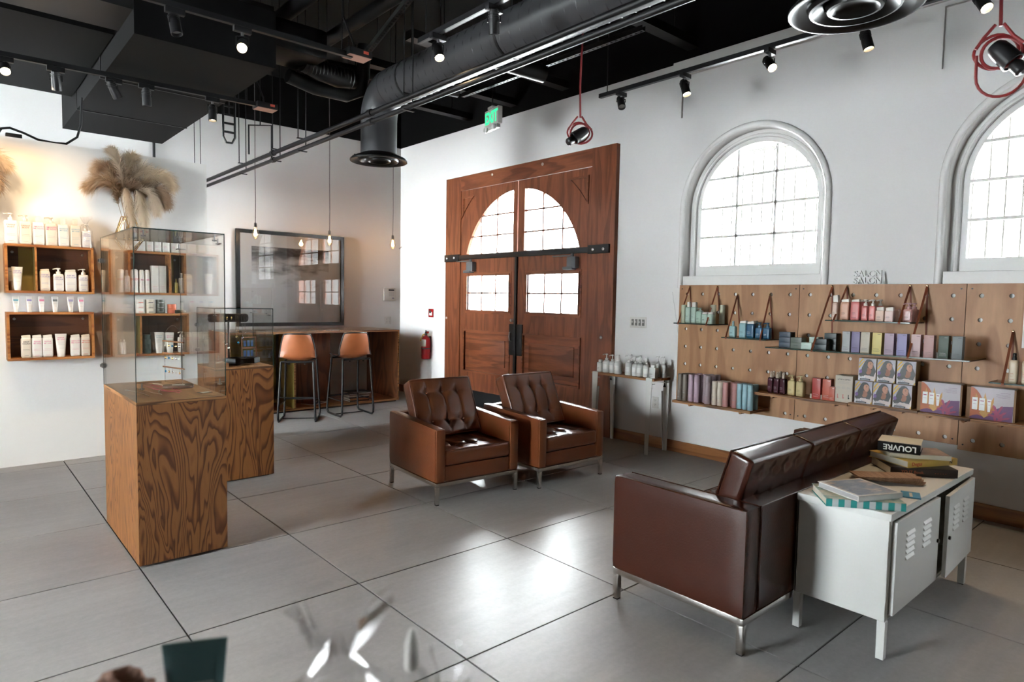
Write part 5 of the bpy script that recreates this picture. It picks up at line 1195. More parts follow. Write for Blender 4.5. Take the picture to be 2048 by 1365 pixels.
lb('white capped bottle with pink lettering, left of the tube in the lower left box', 1.117, z, .073, .168, .190, 'flat', ('REPAIR', 'MY HAIR'), PINKI)
sq_tube('white squeeze tube with pink lettering in the lower left box', 1.210, z, .083, .196, ('REPAIR', 'MY HAIR'), PINKI, 3.70)
lb('white capped bottle with magenta lettering, right of the tube in the lower left box', 1.313, z, .072, .166, .187, 'flat', ('SMOOTH', 'ME NOW'), PINKI)
lb('white capped bottle with coral lettering, last in the lower left box', 1.388, z, .070, .166, .187, 'flat', ('SMOOTH', 'ME NOW'), CORAL, LW2)
# right boxes (behind the glass case)
z = 1.8675
for i, (x, hb, ht, k, ik) in enumerate(((1.90, .13, .18, 'cap', CORAL), (1.965, .13, .185, 'pump', PINKI), (2.035, .13, .18, 'cap', PINKI), (2.105, .13, .18, 'pump', PINKI))): lb('white bottle on the upper right shelf top, %s from the vase' % ('first', 'second', 'third', 'fourth')[i], x, z, .06, hb, ht, k, None, ik)
z = 1.4915
can_g = 'white cans in the upper right box'
def wcan(label, x, r, h, ik, txt, y=3.735, z=z):
    t = thing('white_can', label, 'spray can', (x, y, z), 0, can_g); hc = h * .12
    b = MB(); b.lathe([(r, 0), (r, h - hc), (r * .94, h - hc)], 20); b.build('canister', LW, t); b = MB(); b.lathe([(r * .97, h - hc), (r * .97, h - .012), (r * .6, h)], 20); b.build('cap', LW, t)
    tx = MB(); tx.text(txt, r * .85, T(0, -r - .0006, h * .56) @ RX(PI / 2), bold=.01); tx.build('lettering', ik, t); return t
wcan('round white can, first in the upper right box', 1.667, .027, .207, CORAL, 'BODY'); lb('slim white spray bottle, second in the upper right box', 1.715, z, .044, .150, .201, 'spray', None, CORAL)
wcan('white can behind the case corner, third in the upper right box', 1.775, .030, .212, CORAL, 'BODY'); wcan('white can, fourth in the upper right box', 1.834, .0225, .207, PINKI, 'ME'); wcan('white can, fifth in the upper right box', 1.880, .0225, .208, PINKI, 'ME')
carton('tall white carton, left of two in the upper right box', (1.939, 3.71, z), .060, .055, .250, LW, g, rz=0, ink=PINKI); carton('tall white carton, right of two in the upper right box', (2.002, 3.71, z), .060, .055, .251, LW, g, rz=0, ink=PINKI)
lb('small yellow oil bottle in the right gold compartment', 2.120, z, .030, .10, .135, 'spray', None, INK_G, col('oil', (.45, .33, .05), .2)); lb('clear white spray bottle in the right gold compartment', 2.165, z, .040, .145, .191, 'cap', None, INK_D)
z = 1.3005
JR = col('olive_jar', (.030, .040, .026), .35); OR2 = col('orange_jar', (.62, .135, .05), .4)
def jars(base, x, n, c, ik):
    for i in range(n):
        t = thing('pomade_jar', '%s, %s' % (base, ('alone' if n == 1 else ('bottom of the stack', 'middle of the stack' if n == 3 else ('second from the bottom' if n > 3 else 'top of the stack'), 'top of the stack' if n == 3 else 'third from the bottom', 'top of the stack')[i])), 'jar', (x, 3.735, z + i * .0432), 0, 'stacked jars on the lower right box')
        b = MB(); b.lathe([(.036, 0), (.038, .003), (.038, .026)], 24); b.build('jar', c, t); b = MB(); b.lathe([(.0385, .026), (.0385, .041), (.036, .043)], 24); b.build('lid', c, t)
        b = MB(); q = .0383
        for k in range(8): a0, a1 = R(-120 + k * 7.5), R(-120 + (k + 1) * 7.5); b.add([(q * math.cos(a0), q * math.sin(a0), .012), (q * math.cos(a1), q * math.sin(a1), .012), (q * math.cos(a1), q * math.sin(a1), .017), (q * math.cos(a0), q * math.sin(a0), .017)], [(0, 1, 2, 3)])
        b.build('printing', ik, t)
jars('low white jar at the left', 1.723, 2, LW, INK_G); jars('white jar with red print', 1.817, 3, LW, CORAL); jars('ivory jar beside the red-printed ones', 1.898, 3, LW2, INK_D); jars('olive green jar on top of the box', 1.983, 3, JR, INK_G); jars('orange jar', 2.080, 2, OR2, CORAL)
t = thing('sunglass_case', 'small dark glass block lying in front of the orange jars', 'block', (2.135, 3.70, z), R(10)); b = MB(); b.box((-.035, -.01, 0), (.03, .03, .034), 0, .006); b.build('block', JR, t); b = MB(); b.sphere((.048, .01, .017), .017, 12, 8); b.build('bead', WHITE_PL, t)
z = .9315
for i in range(2): lb('little white bottle, %s in the lower right box' % ('left of two' if i == 0 else 'right of two'), 1.653 + .03 * i, z, .027, .115, .135, 'spray', None, PINKI)
DG = col('dark_green_jar', (.012, .028, .024), .3)
z0_ = z
for i in range(4):
    t = thing('dark_jar', 'dark green jar, %s in the lower right box' % ('bottom of the stack', 'second from the bottom of the stack', 'third from the bottom of the stack', 'top of the stack')[i], 'jar', (1.868, 3.735, z0_ + i * .0433), 0, 'dark green jars in the lower right box')
    b = MB(); b.lathe([(.031, 0), (.033, .003), (.033, .026)], 22); b.build('jar', DG, t); b = MB(); b.lathe([(.0335, .026), (.0335, .040), (.031, .043)], 22); b.build('lid', DG, t)
sq_tube('white squeeze tube with blue lettering in the lower right box', 1.964, z, .074, .195, ('HYDRATE', 'MY HAIR'), BLUEI, 3.70); sq_tube('white squeeze tube with pink lettering in the lower right box', 2.056, z, .074, .190, ('SMOOTH', 'ME NOW'), PINKI, 3.70)
sq_tube('white squeeze tube standing behind the blue-lettered one', 1.945, z, .070, .190, (), BLUEI, 3.79); sq_tube('white squeeze tube standing behind the pink-lettered one', 2.035, z, .070, .186, (), PINKI, 3.79)
lb('white pump bottle with pink lettering at the right of the lower right box', 2.159, z, .058, .145, .198, 'pump', ('SMOOTH', 'ME'), PINKI)
# ------------------------------------------------------------------ pampas grass in a wire vase
STEM = pmat('dry_stem', (.30, .19, .085), .7)
def plume_mat(name, c):
    m, nt, out = nt_mat(name); d = N(nt, 'BsdfDiffuse'); d.inputs[0].default_value = c4(c); tr = N(nt, 'BsdfTranslucent'); tr.inputs[0].default_value = c4(c); mx = N(nt, 'MixShader'); mx.inputs[0].default_value = .35
    L(nt, d.outputs[0], mx.inputs[1]); L(nt, tr.outputs[0], mx.inputs[2]); L(nt, mx.outputs[0], out.inputs[0]); return m
PL = [plume_mat('plume_tan', (.70, .55, .38)), plume_mat('plume_cream', (.88, .77, .60)), plume_mat('plume_brown', (.40, .28, .19)), plume_mat('plume_beige', (.78, .65, .50))]
def plume(t, p0, ctrl, tip, mi, wid, n, rnd, name='plume', droop=.03):
    """feathery head: thousands of fine hairs along a curved axis from p0 to tip"""
    p0, ctrl, tip = V(p0), V(ctrl), V(tip); b = MB()
    bez = lambda u: p0 * (1 - u) ** 2 + ctrl * 2 * u * (1 - u) + tip * u * u
    for k in range(n):
        u = rnd.random() ** .75; a = bez(u); d = (bez(min(1, u + .02)) - bez(max(0, u - .02))).normalized()
        o = d.orthogonal().normalized(); o = Matrix.Rotation(rnd.uniform(0, 2 * PI), 3, d) @ o
        ln = wid * (.45 + .75 * math.sin(PI * min(.97, .12 + u * .80))) * rnd.uniform(.6, 1.3)
        dr = (d * rnd.uniform(.5, 1.0) + o * rnd.uniform(.35, 1.1)).normalized()
        m = a + dr * ln * .55; e = a + dr * ln + V((0, 0, -droop * rnd.uniform(.3, 1.4) * ln / wid)); s = d.cross(dr); s = (s.normalized() if s.length > 1e-6 else o) * .0016
        b.add([a - s, a + s, m + s * .9, m - s * .9, e], [(0, 1, 2, 3), (3, 2, 4)])
    b.tube([bez(i / 6) for i in range(7)], .0016, 5)
    o = b.build(name, PL[mi], t, smooth=False); return o
def pampas(label, loc, seed, defs):
    rnd = random.Random(seed); t = thing('pampas_vase', label, 'dried flowers', loc, 0, 'pampas grass vases')
    b = MB()   # faceted wire vase
    lev = [(.055, .004), (.125, .10), (.055, .30)]; n = 6; rg = []
    for (r, zz), ph in zip(lev, (0, .5, 0)): rg.append([(r * math.cos(2 * PI * (i + ph) / n), r * math.sin(2 * PI * (i + ph) / n), zz) for i in range(n)])
    for q in rg: b.tube(q, .0032, 6, 0, True)
    for i in range(n):
        for j in (0, 1):
            b.cyl(rg[0][i], rg[1][(i - j) % n], .0032, seg=6, caps=False); b.cyl(rg[2][i], rg[1][(i - j) % n], .0032, seg=6, caps=False)
    b.build('wire_vase', GOLD, t)
    for (root, p0, ctrl, tip, mi, w, cnt) in defs:
        b = MB(); b.tube([root, (V(root) * .5 + V(p0) * .5 + V((0, 0, .03))), p0], .002, 5); b.build('stem', STEM, t)
        plume(t, p0, ctrl, tip, mi, w * 1.05, int(cnt * 2.4), rnd)
    return t
defs = [((.01, 0, .05), (-.06, -.03, .46), (-.14, -.06, .66), (-.31, -.06, .52), 0, .12, 900),
        ((.0, .01, .05), (-.05, .02, .50), (-.14, .03, .78), (-.22, .02, .70), 3, .11, 800),
        ((.0, 0, .05), (-.03, -.02, .52), (-.06, -.02, .80), (-.12, -.02, .86), 3, .11, 800),
        ((-.01, 0, .05), (-.02, .02, .54), (.02, .03, .82), (.05, .02, .83), 0, .11, 800),
        ((.01, .01, .05), (.02, .03, .52), (.10, .04, .86), (.20, .02, .66), 3, .12, 900),
        ((.02, 0, .05), (.06, .0, .50), (.20, -.02, .80), (.36, -.03, .62), 0, .12, 1000),
        ((.02, .01, .05), (.08, -.03, .46), (.24, -.06, .66), (.30, -.05, .44), 2, .11, 900),
        ((.01, -.01, .05), (.05, -.05, .50), (.16, -.10, .62), (.21, -.09, .36), 3, .10, 900),
        ((.01, 0, .05), (-.01, -.03, .47), (.0, -.06, .60), (.06, -.03, .54), 2, .10, 700),
        ((.0, -.01, .05), (-.035, -.09, .55), (-.03, -.13, .50), (.01, -.12, .24), 1, .055, 1100),
        ((.01, -.01, .05), (.045, -.09, .54), (.09, -.13, .46), (.105, -.11, .18), 1, .075, 1300),
        ((.0, .01, .05), (-.08, -.03, .40), (-.11, -.05, .52), (-.09, -.04, .56), 2, .07, 500)]
pampas('pampas grass in a gold wire vase on the upper right box shelf', (1.735, 3.735, 1.8670), 4, defs)
wall_box('wooden box shelf at the far left of the partition, almost out of view', .10, .712, 1.470, 1.870)
pampas('pampas grass in a gold wire vase at the left edge, mostly out of view', (.515, 3.735, 1.8710), 11, [(r, p, c_, t_, m_, w, int(n * .6)) for (r, p, c_, t_, m_, w, n) in defs])
# ================================================================== glass display cases on plywood plinths
def display_case(label, x0, x1, y0, y1, zw, zt):
    t = thing('display_case', label, 'display case', ((x0 + x1) / 2, (y0 + y1) / 2, 0), 0, 'plywood and glass display cases'); w, d = (x1 - x0) / 2, (y1 - y0) / 2
    k = .019
    for nm, a, c in (('front_panel', (-w, -d, .012), (w, -d + k, zw - k)), ('rear_panel', (-w, d - k, .012), (w, d, zw - k)), ('left_panel', (-w, -d + k, .012), (-w + k, d - k, zw - k)), ('right_panel', (w - k, -d + k, .012), (w, d - k, zw - k))):
        b = MB(); b.box(a, c); b.build(nm, FIR, t)
    b = MB(); b.box((-w, -d, zw - k), (w, d, zw), 0); 
    b.box((-w - .0008, -d - .0008, zw - k), (w + .0008, -d, zw - .0005), 1); b.box((-w - .0008, -d, zw - k), (-w, d, zw - .0005), 1); b.box((w, -d, zw - k), (w + .0008, d, zw - .0005), 1)
    b.build('top_panel', [FIR_TOP, PLY_EDGE], t)
    b = MB(); b.box((-w + .03, -d + .03, 0), (w - .03, d - .03, .012)); b.build('plinth', BLACK_PL, t)
    g_ = .006; zb = zw + .0006
    for nm, a, c in (('front_glass', (-w, -d, zb), (w, -d + g_, zt)), ('rear_glass', (-w, d - g_, zb), (w, d, zt)), ('left_glass', (-w, -d + g_, zb), (-w + g_, d - g_, zt)), ('right_glass', (w - g_, -d + g_, zb), (w, d - g_, zt)), ('top_glass', (-w, -d, zt), (w, d, zt + g_))):
        b = MB(); b.box(a, c); o = b.build(nm, GLASS, t)
        e = MB(); s = .0007
        (ax, ay, az), (cx, cy, cz) = a, c
        if nm in ('front_glass', 'rear_glass'):
            e.box((ax - s, ay - s, az), (ax + .0025, cy + s, cz)); e.box((cx - .0025, ay - s, az), (cx + s, cy + s, cz))
        elif nm == 'top_glass':
            e.box((ax - s, ay - s, az), (cx + s, ay, cz)); e.box((ax - s, cy, az), (cx + s, cy + s, cz)); e.box((ax - s, ay, az), (ax, cy, cz)); e.box((cx, ay, az), (cx + s, cy, cz))
        if e.v: e.build('glass_edge', EDGE, o)
    for (x, y, z, dx, dy) in ((-w + .012, -d + .03, zt - .05, 0, 0), (-w + .05, -d + .012, zt - .035, 0, 0), (w - .05, -d + .012, zt - .035, 0, 0), (w - .02, -d + .05, zt - .05, 0, 0), (w - .02, d - .06, zt - .04, 0, 0), (-w + .03, -d + .012, zw + .07, 1, 0), (w - .03, -d + .012, zw + .07, -1, 0)):
        b = MB(); b.cyl((x, y, z), (x, y, z + .03), .004, seg=8); b.cyl((x - .012, y, z), (x + .012, y, z), .004, seg=8); b.sphere((x, y, z), .0065, 10, 6); b.cyl((x, -d - .004 if y < 0 else d + .004, z), (x, y, z), .004, seg=8); b.build('glass_clip', STEEL, t)
    for zz in (zw + .12, zt - .14):
        b = MB(); b.box((-w - .012, d - .035, zz - .014), (-w + .012, d + .003, zz + .014), 0, .003); b.cyl((-w - .012, d - .016, zz), (-w - .02, d - .016, zz), .008, seg=10); b.build('hinge', STEEL, t)
    return t
display_case('tall glass display case on a plywood plinth, nearest to us', 1.2145, 1.6720, .901, 1.820, .905, 1.826)
display_case('lower glass display case on a plywood plinth, behind the tall one', 2.030, 2.4855, 2.295, 2.755, .912, 1.375)
# jewellery in the near case
SILV = pmat('silver', (.62, .62, .62), .2, metal=1.0); DW = wood_mat('tray_wood', (.13, .06, .03), (.07, .03, .015), scale=(3, 20, 20), rings=5, rough=.4)
BEAD_B = pmat('turquoise_bead', (.02, .22, .42), .2); BEAD_C = pmat('coral_bead', (.45, .04, .10), .3)
zc = .9055
t = thing('wooden_tray', 'dark wooden tray with a white card inside the tall glass case', 'tray', (1.545, 1.40, zc), R(-20)); b = MB(); b.prism([(.085 * math.copysign(abs(math.cos(a)) ** .55, math.cos(a)), .062 * math.copysign(abs(math.sin(a)) ** .55, math.sin(a))) for a in [2 * PI * i / 28 for i in range(28)]], (), .016); b.build('tray', DW, t)
b = MB(); b.box((-.035, -.018, .0162), (.035, .018, .017)); b.build('card', PAPER, t)
t = thing('price_card', 'black and white price card at the front of the tall glass case', 'card', (1.61, 1.09, zc), R(10)); b = MB(); b.box((-.035, -.028, 0), (.035, .028, .0012), 0); b.box((-.02, -.02, .0012), (.03, .02, .0016), 1); b.build('card', [BLACK_PL, PAPER], t)
def string(label, pts, mat, r=.0016, beads=None, grp='necklaces laid out in the tall case'):
    t = thing('necklace', label, 'necklace', (pts[0][0], pts[0][1], zc), 0, grp)
    P = [(x - pts[0][0], y - pts[0][1], r + .0004) for x, y in pts]; b = MB(); b.tube(P, r, 5); b.build('cord', mat, t)
    if beads: b = MB(); [b.sphere(p, .0035, 8, 5) for p in P[:2]]; b.build('beads', beads, t)
def curve(p0, p1, bend, n=12):
    p0, p1 = V(p0), V(p1); d = (p1 - p0); nrm = V((-d.y, d.x)); return [tuple(p0 + d * (i / n) + nrm * bend * math.sin(PI * i / n)) for i in range(n + 1)]
string('silver blue necklace strand at the left front of the case', curve((1.262, 1.42), (1.315, 1.09), .03), SILV, .003, BEAD_B)
string('grey cord necklace in the middle of the tall case', curve((1.33, 1.55), (1.385, 1.12), -.04), SILV, .0018)
string('green thread necklace beside the grey cord', curve((1.39, 1.13), (1.43, 1.34), .06), pmat('sage_thread', (.30, .34, .22), .6), .0018)
string('red beaded necklace looping across the tall case', curve((1.40, 1.60), (1.49, 1.15), -.07), BEAD_C, .0018)
string('second red beaded necklace beside the loop', curve((1.43, 1.58), (1.51, 1.19), .05), BEAD_C, .0018)
string('dark chain at the back of the tall case', curve((1.30, 1.72), (1.52, 1.70), .05), DW, .0016)
string('cream thread necklace at the back of the tall case', curve((1.48, 1.50), (1.46, 1.66), -.12), LW2, .0018)
t = thing('earring_stand', 'wire earring stand with three wooden bars in the tall glass case', 'stand', (1.575, 1.63, zc), R(-75))
b = MB()
for sx in (-.105, .105): b.cyl((sx, 0, 0), (sx, 0, .32), .0016, seg=6)
b.tube([(-.105, 0, .32)] + [(-.105 + .21 * i / 10, 0, .32 + .055 * math.sin(PI * i / 10)) for i in range(1, 10)] + [(.105, 0, .32)], .0016, 6); b.cyl((-.105, 0, .002), (.105, 0, .002), .0016, seg=6); b.build('wire', SILV, t)
rnd = random.Random(2)
for zz in (.10, .19, .27):
    b = MB(); b.cyl((-.125, 0, zz), (.125, 0, zz), .005, seg=8); br = b.build('wooden_bar', OAK, t)
    for k in range(5):
        x = -.085 + k * .042; b = MB(); b.cyl((x, -.006, zz), (x, -.006, zz - .022), .0008, seg=5); b.sphere((x, -.006, zz - .028), .006, 8, 6, sz=1.3); b.build('earring', [BEAD_B, GOLD, SILV, LW, GOLD][(k + int(zz * 50)) % 5], br)
# jewellery in the far case
zc2 = .9125; VEL = pmat('brown_velvet', (.022, .012, .010), .9)
t = thing('necklace_stand', 'brown velvet T-bar necklace stand in the lower glass case', 'stand', (2.205, 2.52, zc2)); b = MB(); b.lathe([(.030, 0), (.034, .012), (.034, .29), (.030, .30)], 16, 0, T(-.15, 0, .385) @ RY(PI / 2)); b.build('velvet_bar', VEL, t)
b = MB(); b.cyl((0, 0, .01), (0, 0, .36), .008, seg=10); b.build('post', BLACKM, t); b = MB(); b.prism([(.09 * math.cos(PI * i / 3), .08 * math.sin(PI * i / 3)) for i in range(6)], (), .012); b.build('base', BLACKM, t)
for i, (x, zl, mt, bd) in enumerate(((-.05, .20, SILV, None), (-.03, .22, SILV, None), (-.012, .25, SILV, SILV), (.05, .16, GOLD, None), (.066, .21, GOLD, BEAD_B), (.10, .17, SILV, None), (.12, .13, SILV, None))):
    q = thing('hanging_necklace', ('silver' if mt is SILV else 'gold') + ' necklace hanging from the velvet bar, %s from the left' % ('first', 'second', 'third', 'fourth', 'fifth', 'sixth', 'seventh')[i], 'necklace', (2.205 + x, 2.485, zc2 + .40), 0, 'necklaces on the velvet bar')
    b = MB(); b.tube([(-.008, .03, .022), (-.007, .006, .018), (-.006, 0, 0), (-.002, 0, -zl), (.002, 0, -zl), (.006, 0, 0), (.007, .006, .018), (.008, .03, .022)], .0011, 5); b.build('chain', mt, q)
    b = MB(); b.sphere((0, 0, -zl - .008), .008, 10, 6, sz=1.3); b.build('pendant', bd or mt, q)
for x in (-.09, -.055, -.02): 
    q = thing('brooch', 'small gold brooch on the velvet bar, %s' % {-.09: 'left', -.055: 'middle', -.02: 'right'}[x], 'brooch', (2.205 + x + .03, 2.484, zc2 + .39)); b = MB(); b.sphere((0, -.004, 0), .008, 8, 6); b.sphere((0, -.004, -.012), .006, 8, 6); b.build('brooch', GOLD, q)
t = thing('jewellery_dish', 'black hexagonal dish in the lower glass case', 'dish', (2.30, 2.50, zc2 + .0125)); b = MB(); hx = lambda r: [(r * math.cos(PI * i / 3), r * .62 * math.sin(PI * i / 3)) for i in range(6)]
b.prism(hx(.14), (), .004); b.prism(hx(.15), [hx(.135)], .045); b.build('dish', BLACKM, t)
t = thing('earring_board', 'wire earring display with blue cards at the right of the lower glass case', 'earring display', (2.405, 2.63, zc2 + .0), R(12)); b = MB(); b.prism(rect(-.07, .02, .07, .22), [rect(-.062, .028, .062, .212)], .006, 0, RX(PI / 2)); b.box((-.066, -.004, .12), (.066, -.002, .132)); b.box((-.068, -.02, 0), (-.060, .02, .03)); b.box((.060, -.02, 0), (.068, .02, .03)); b.build('wire_frame', pmat('copper', (.45, .22, .12), .35, metal=1.0), t)
for i in range(3):
    for j in range(2):
        b = MB(); x = -.04 + i * .032; zz = .055 + j * .085; b.box((x - .012, -.008, zz), (x + .012, -.0065, zz + .05)); b.build('blue_card', pmat('blue_card', (.10, .17, .33), .5), t)
t = thing('trinket_box', 'low wooden box with ring cards inside the lower glass case, at the left', 'box', (2.095, 2.42, zc2), 0); b = MB(); b.box((-.05, -.09, 0), (.05, .09, .035), 0, .003); b.build('box', FIR_TOP, t)
for i in range(4):
    b = MB(); b.box((-.035 + .02 * i, -.07 + .03 * i, .0355), (-.015 + .02 * i, -.035 + .03 * i, .037)); b.build('ring_card', PAPER, t)
rnd = random.Random(6)
for i in range(3):
    q = thing('feather_earrings', 'white feather earring card at the front of the lower case, %s of three' % ('left', 'middle', 'right')[i], 'earrings', (2.235 + i * .055, 2.335, zc2), R(-25)); b = MB()
    for k in range(9): b.add([(0, 0, .001), (.045, -.012 + k * .004, .003), (.046, -.009 + k * .004, .003)], [(0, 1, 2)])
    b.build('feather', PAPER, q)
# ================================================================== ceiling services
ANG = []
def track(label, p0, p1, rods=()):
    p0, p1 = V(p0), V(p1); t = thing('lighting_track', label, 'track', p0, 0, 'black lighting tracks'); d = p1 - p0; dn = d.normalized(); s = V((-dn.y, dn.x, 0)) * .0175
    b = MB(); q = [-s, s, s + V((0, 0, .034)), -s + V((0, 0, .034))]
    b.add(q + [v + d for v in q], [(0, 1, 2, 3), (7, 6, 5, 4), (0, 4, 5, 1), (1, 5, 6, 2), (2, 6, 7, 3), (3, 7, 4, 0)]); b.build('rail', BLACKM, t)
    b = MB(); b.add([v * .45 + V((0, 0, -.0006)) if i < 2 else v for i, v in enumerate([-s, s])] + [v * .45 + d + V((0, 0, -.0006)) for v in (s, -s)], [(0, 1, 2, 3)]); b.build('contact_slot', BLACK_PL, t)
    for u in rods: b = MB(); p = d * u; b.cyl(p + V((0, 0, .034)), (p.x, p.y, ZT - p0.z), .005, seg=6); b.build('drop_rod', BLACKM, t)
    return t
def spot(label, pos, rail_z, aim, lit, power=26.0, size=.052):
    """track spot: adapter on the rail, yoke and can aimed along aim; lit ones carry a real lamp"""
    pos, aim = V(pos), V(aim).normalized(); t = thing('track_spotlight', label, 'spotlight', pos, 0, 'lit track spotlights' if lit else 'unlit track spotlights')
    dz = rail_z - pos.z
    b = MB(); b.box((-.055, -.018, dz - .034), (.055, .018, dz), 0, .003); ad = b.build('adapter', BLACKM, t); b = MB(); b.cyl((0, 0, dz - .034), (0, 0, dz - .055), .010, seg=10); b.build('swivel', STEEL, ad)
    rot = aim.to_track_quat('Z', 'Y').to_matrix().to_4x4(); r = size * .62
    side = (rot @ V((1, 0, 0)))
    b = MB()
    for sgn in (-1, 1): b.tube([V((0, 0, dz - .055)), V((0, 0, dz - .055)) + side * sgn * r * 1.15 + V((0, 0, -.005)), side * sgn * r * 1.15], .004, 6)
    b.build('yoke', BLACKM, t)
    b = MB(); b.lathe([(r * .55, -.075), (r * .8, -.068), (r * .92, -.03), (r, .0), (r * 1.02, .062), (r * .93, .064), (r * .90, .050), (r * .86, .036)], 20, 0, rot, cap=True); hd = b.build('lamp_head', BLACKM, t)
    for k in range(3): b = MB(); b.lathe([(r * 1.04, -.052 + k * .012), (r * 1.04, -.047 + k * .012)], 20, 0, rot); b.build('cooling_fin', BLACKM, hd)
    b = MB(); b.lathe([(.0001, .046), (r * .55, .049), (r * .89, .044)], 20, 0, rot, cap=False)
    b.build('lens', pmat('lamp_lit', (1, .9, .75), .4, emit=(1.0, .78, .48), estr=30.0) if lit else pmat('lamp_off', (.5, .5, .5), .1, metal=.6), hd)
    if lit:
        l = bpy.data.lights.new('spot_lamp', 'SPOT'); l.energy = power * LAMP; l.color = (1.0, .72, .42); l.spot_size = R(78); l.spot_blend = .75; l.shadow_soft_size = .03
        o = bpy.data.objects.new('spot_lamp', l); COL.objects.link(o); o.location = pos + aim * .075; o.rotation_euler = (-aim).to_track_quat('Z', 'Y').to_euler()
    return t
# right-hand track in front of the arched windows
TX = 4.9
track('black lighting track in front of the arched windows', (TX, .953, 3.286), (TX, -3.2, 3.286), (.02, .55))
spot('unlit spotlight at the far end of the window track', (TX, .711, 3.20), 3.286, (-.35, -.45, -.8), False)
spot('lit spotlight second from the far end of the window track', (TX, .069, 3.175), 3.286, (-.12, -.38, -.9), True)
spot('lit spotlight third along the window track, above the first window', (TX, -.625, 3.185), 3.286, (-.30, -.45, -.55), True)
spot('lit spotlight hanging just below the big round diffuser', (TX, -1.268, 3.165), 3.286, (-.05, -.28, -.95), True, 34)
spot('glaring spotlight at the upper right edge of the view', (TX, -1.875, 3.205), 3.286, (-.28, -.35, -.6), True, 30)
# left tracks
track('black lighting track in the middle left of the ceiling', (.2, 1.4, 3.200), (2.72, 1.4, 3.200), (.3, .97))
track('black lighting track in front of the partition', (.2, 2.9, 3.118), (2.62, 2.9, 3.145), (.15, .95))
track('black lighting track in the middle of the ceiling', (2.93, .835, 3.200), (2.93, -1.6, 3.200), (.03,))
spot('lit spotlight on the middle left track', (1.953, 1.4, 3.085), 3.2, (-.25, -.62, -.42), True, 30)
spot('unlit spotlight on the middle left track', (1.557, 1.4, 3.105), 3.2, (.1, -.25, -.95), False)
spot('glaring lit spotlight at the far left of the partition track', (.83, 2.9, 3.055), 3.125, (.05, -.55, -.50), True, 20)
spot('unlit spotlight at the left of the partition track', (1.13, 2.9, 3.025), 3.127, (.1, .35, -.9), False)
spot('unlit spotlight left of the middle of the partition track', (1.497, 2.9, 3.045), 3.13, (.45, .3, -.85), False)
spot('unlit spotlight in the middle of the partition track', (1.72, 2.9, 3.035), 3.135, (.05, .1, -.99), False)
spot('lit spotlight near the right end of the partition track', (2.215, 2.9, 3.01), 3.14, (-.03, -.12, -.98), True, 30)
spot('lit spotlight on the middle track', (2.93, .62, 3.095), 3.2, (-.12, -.45, -.78), True, 30)
spot('unlit spotlight near the end of the middle track', (2.93, .049, 3.105), 3.2, (.2, .2, -.95), False)
for k, x in enumerate((.45, .9, 1.35)):     # wall washers on the partition track, aimed at the shelves
    l = bpy.data.lights.new('wall_washer_lamp', 'SPOT'); l.energy = 55 * LAMP; l.color = (1.0, .74, .46); l.spot_size = R(70); l.spot_blend = .6; l.shadow_soft_size = .03
    o = bpy.data.objects.new('wall_washer_lamp', l); COL.objects.link(o); o.location = (x - .25, 2.9 - .25 * 0, 2.98); o.rotation_euler = (-V((.15, .95, -.95))).to_track_quat('Z', 'Y').to_euler()
COPPER = pmat('copper_brown', (.35, .18, .13), .45)  # copper-brown cover plate under the black feed boxes
for lb_, p in (('feed box with a small red label at the end of the middle left track', (2.76, 1.4, 3.21)), ('feed box with a small red label at the end of the partition track', (2.66, 2.9, 3.13))):
    t = thing('track_feed_box', lb_, 'electrical box', p, 0, 'track feed boxes'); b = MB(); b.box((-.09, -.065, 0), (.09, .065, .05), 0, .004); b.build('housing', BLACKM, t); b = MB(); b.box((-.085, -.06, -.002), (.085, .06, 0)); b.build('cover', COPPER, t)
    b = MB(); b.box((.02, -.067, .02), (.06, -.065, .04)); b.build('red_label', pmat('red_label', (.5, .07, .04), .5), t); b = MB(); b.tube([(0, .03, .05), (0, .05, .12), (-.06, .09, .3), (-.08, .1, ZT - p[2])], .008, 8); b.build('conduit', BLACKM, t)
# spiral duct along the room with two round ceiling diffusers
t = thing('spiral_duct', 'black spiral ventilation duct running across the ceiling', 'duct', (3.54, 0, 3.36)); b = MB(); rd = .165; n = 26; y0, y1 = -5.6, 2.33
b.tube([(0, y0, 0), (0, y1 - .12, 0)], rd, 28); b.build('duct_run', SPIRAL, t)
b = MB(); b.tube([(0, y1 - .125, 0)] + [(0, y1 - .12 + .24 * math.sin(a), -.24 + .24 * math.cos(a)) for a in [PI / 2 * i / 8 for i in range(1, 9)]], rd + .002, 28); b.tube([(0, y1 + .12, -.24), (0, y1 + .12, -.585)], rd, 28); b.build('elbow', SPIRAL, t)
b = MB(); b.tube([(-.14, -1.79, 0), (-.14, -1.79, -.56)], rd, 24); b.build('branch', DUCTM, t)
for i in range(1):
    b = MB(); pts = []; turns = 56; st = 12
    for k in range(turns * st): a = 2 * PI * k / st; pts.append(((rd + .001) * math.cos(a), y0 + 2.0 + (y1 - y0 - 2.2) * k / (turns * st), (rd + .001) * math.sin(a)))
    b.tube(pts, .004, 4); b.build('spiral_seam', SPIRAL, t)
for yy in (-.9, .6, 1.9): b = MB(); b.lathe([(rd + .004, -.012), (rd + .006, 0), (rd + .004, .012)], 28, 0, T(0, yy, 0) @ RX(PI / 2)); b.cyl((0, yy, rd), (0, yy, ZT - 3.36), .006, seg=6); b.build('hanger', BLACKM, t)
